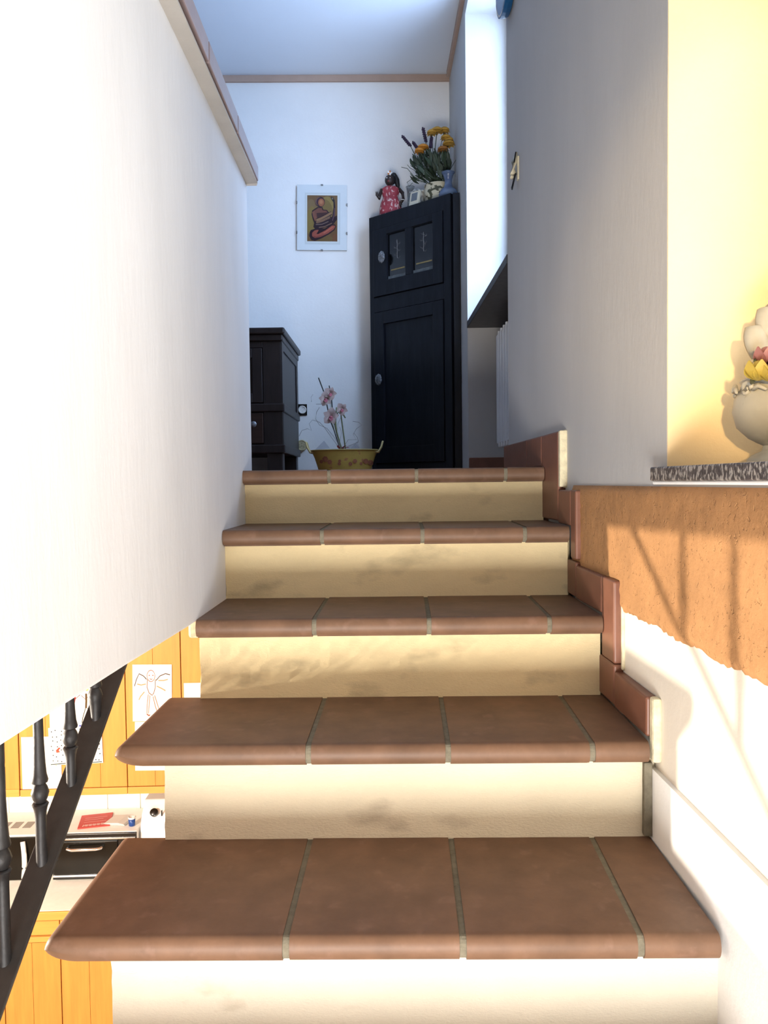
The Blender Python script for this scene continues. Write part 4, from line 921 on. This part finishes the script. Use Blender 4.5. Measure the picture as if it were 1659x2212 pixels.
MB().tube([K(-.33, .004, -.285), K(-.325, -.022, -.290), K(-.30, -.028, -.292), K(-.17, -.028, -.290), K(-.145, -.022, -.288), K(-.14, .004, -.283)], .008, 10).build('handle', chrome, ovn, smooth=True)
for z in (-.29, -.35, -.41): MB().lathe((0, 0, 0), [(.016, 0), (.016, .012), (.012, .014)], 14).v and None
for z in (-.30, -.36, -.42):
    c0 = Vector(K(-.02, .014, z)); rg = [[c0 - ky * o_ + kx * math.cos(2 * math.pi * i / 14) * r_ + Vector((0, 0, math.sin(2 * math.pi * i / 14) * r_)) for i in range(14)] for r_, o_ in ((.017, 0), (.017, .012), (.012, .016), (.001, .016))]
    MB().loft(rg).build('knob', white_pl, ovn, auto=40)
for x in (-.40, .0):
    for y in (.06, .30): B('foot', black_pl, ovn, x, x + .02, y, y + .02, CTZ, CTZ + .0105, xf=K)
# things on the oven
OT = -.2216
def KR(x, y, z, a, b, c, r): cs, sn = math.cos(r), math.sin(r); return K(x + a * cs - b * sn, y + a * sn + b * cs, z + c)
mg = root('magazine', K(-.235, .16, OT), 'red magazine with white lettering on top of the toaster oven', 'magazine')
B('cover', mat('red_cover', (.50, .045, .035), .5), mg, -.085, .085, -.085, .085, 0, .006, xf=lambda a, b, c: KR(-.235, .17, OT, a, b, c, .2))
lt = MB(); random.seed(2)
for k in range(6):
    a = -.06 + k * .021
    for q in stroke([(a, -.07), (a + .004, -.05), (a + .014, -.068), (a + .016, -.048)], .006): lt.add([KR(-.235, .17, OT, u, v, .0064, .2) for u, v in q], [(0, 1, 2, 3)], (.8, .78, .75))
for (v, l_) in ((-.02, .12), (.01, .10), (.035, .12)): lt.add([KR(-.235, .17, OT, u, vv, .0064, .2) for u, vv in ((-.06, v), (-.06 + l_, v), (-.06 + l_, v + .004), (-.06, v + .004))], [(0, 1, 2, 3)], (.75, .45, .42))
lt.build('lettering', print_mat(), mg)
pap = root('booklet', K(-.10, .15, OT), 'open white booklet beside the red magazine on the oven', 'booklet')
bb = MB()
for i in range(3):
    bb.prism([KR(-.105, .16, OT, -.06 + .004 * i, -.06, .001 + .004 * i, -.25), KR(-.105, .16, OT, .03, -.06, .006 + .006 * i, -.25), KR(-.105, .16, OT, .07 - .004 * i, -.05, .002 + .003 * i, -.25), KR(-.105, .16, OT, .07 - .004 * i, .06, .002 + .003 * i, -.25), KR(-.105, .16, OT, .03, .05, .006 + .006 * i, -.25), KR(-.105, .16, OT, -.06 + .004 * i, .05, .001 + .004 * i, -.25)], (0, 0, .0015))
bb.build('pages', paper_m, pap)
cp = root('cup', K(-.012, .10, OT), 'small blue and white cup on the toaster oven', 'cup'); c0 = Vector(K(-.012, .10, OT))
MB().lathe(c0, [(.014, 0), (.017, .002), (.019, .040)], 16).build('body', mat('blue_cup', (.012, .05, .22), .3, 60, .3), cp, smooth=True)
MB().lathe(c0 + Vector((0, 0, .040)), [(.019, 0), (.020, .010), (.018, .012), (.016, .002)], 16).build('rim', white_pl, cp, smooth=True)
# white coffee machine right of the oven
cm = root('coffee_machine', K(.17, .15, CTZ), 'white countertop appliance with a black dial beside the stairs', 'appliance')
MB().prism([K(.045, .05, CTZ), K(.045, .33, CTZ), K(.045, .33, -.10), K(.045, .16, -.10), K(.045, .09, -.16), K(.045, .06, -.215)], Vector(K(.30, 0, 0)) - Vector(K(.045, 0, 0))).build('case', white_pl, cm, bevel=.005)
c0 = Vector(K(.115, .092, -.15)); nn = (-ky * .75 + Vector((0, 0, .6))).normalized(); uu = kx; vv = nn.cross(uu)
MB().loft([[c0 + nn * o_ + (uu * math.cos(2 * math.pi * i / 18) + vv * math.sin(2 * math.pi * i / 18)) * r_ for i in range(18)] for r_, o_ in ((.022, -.01), (.022, .014), (.016, .018), (.001, .018))]).build('dial', black_pl, cm, auto=40)
B('slot', black_pl, cm, .155, .161, .082, .090, -.165, -.135, xf=K)
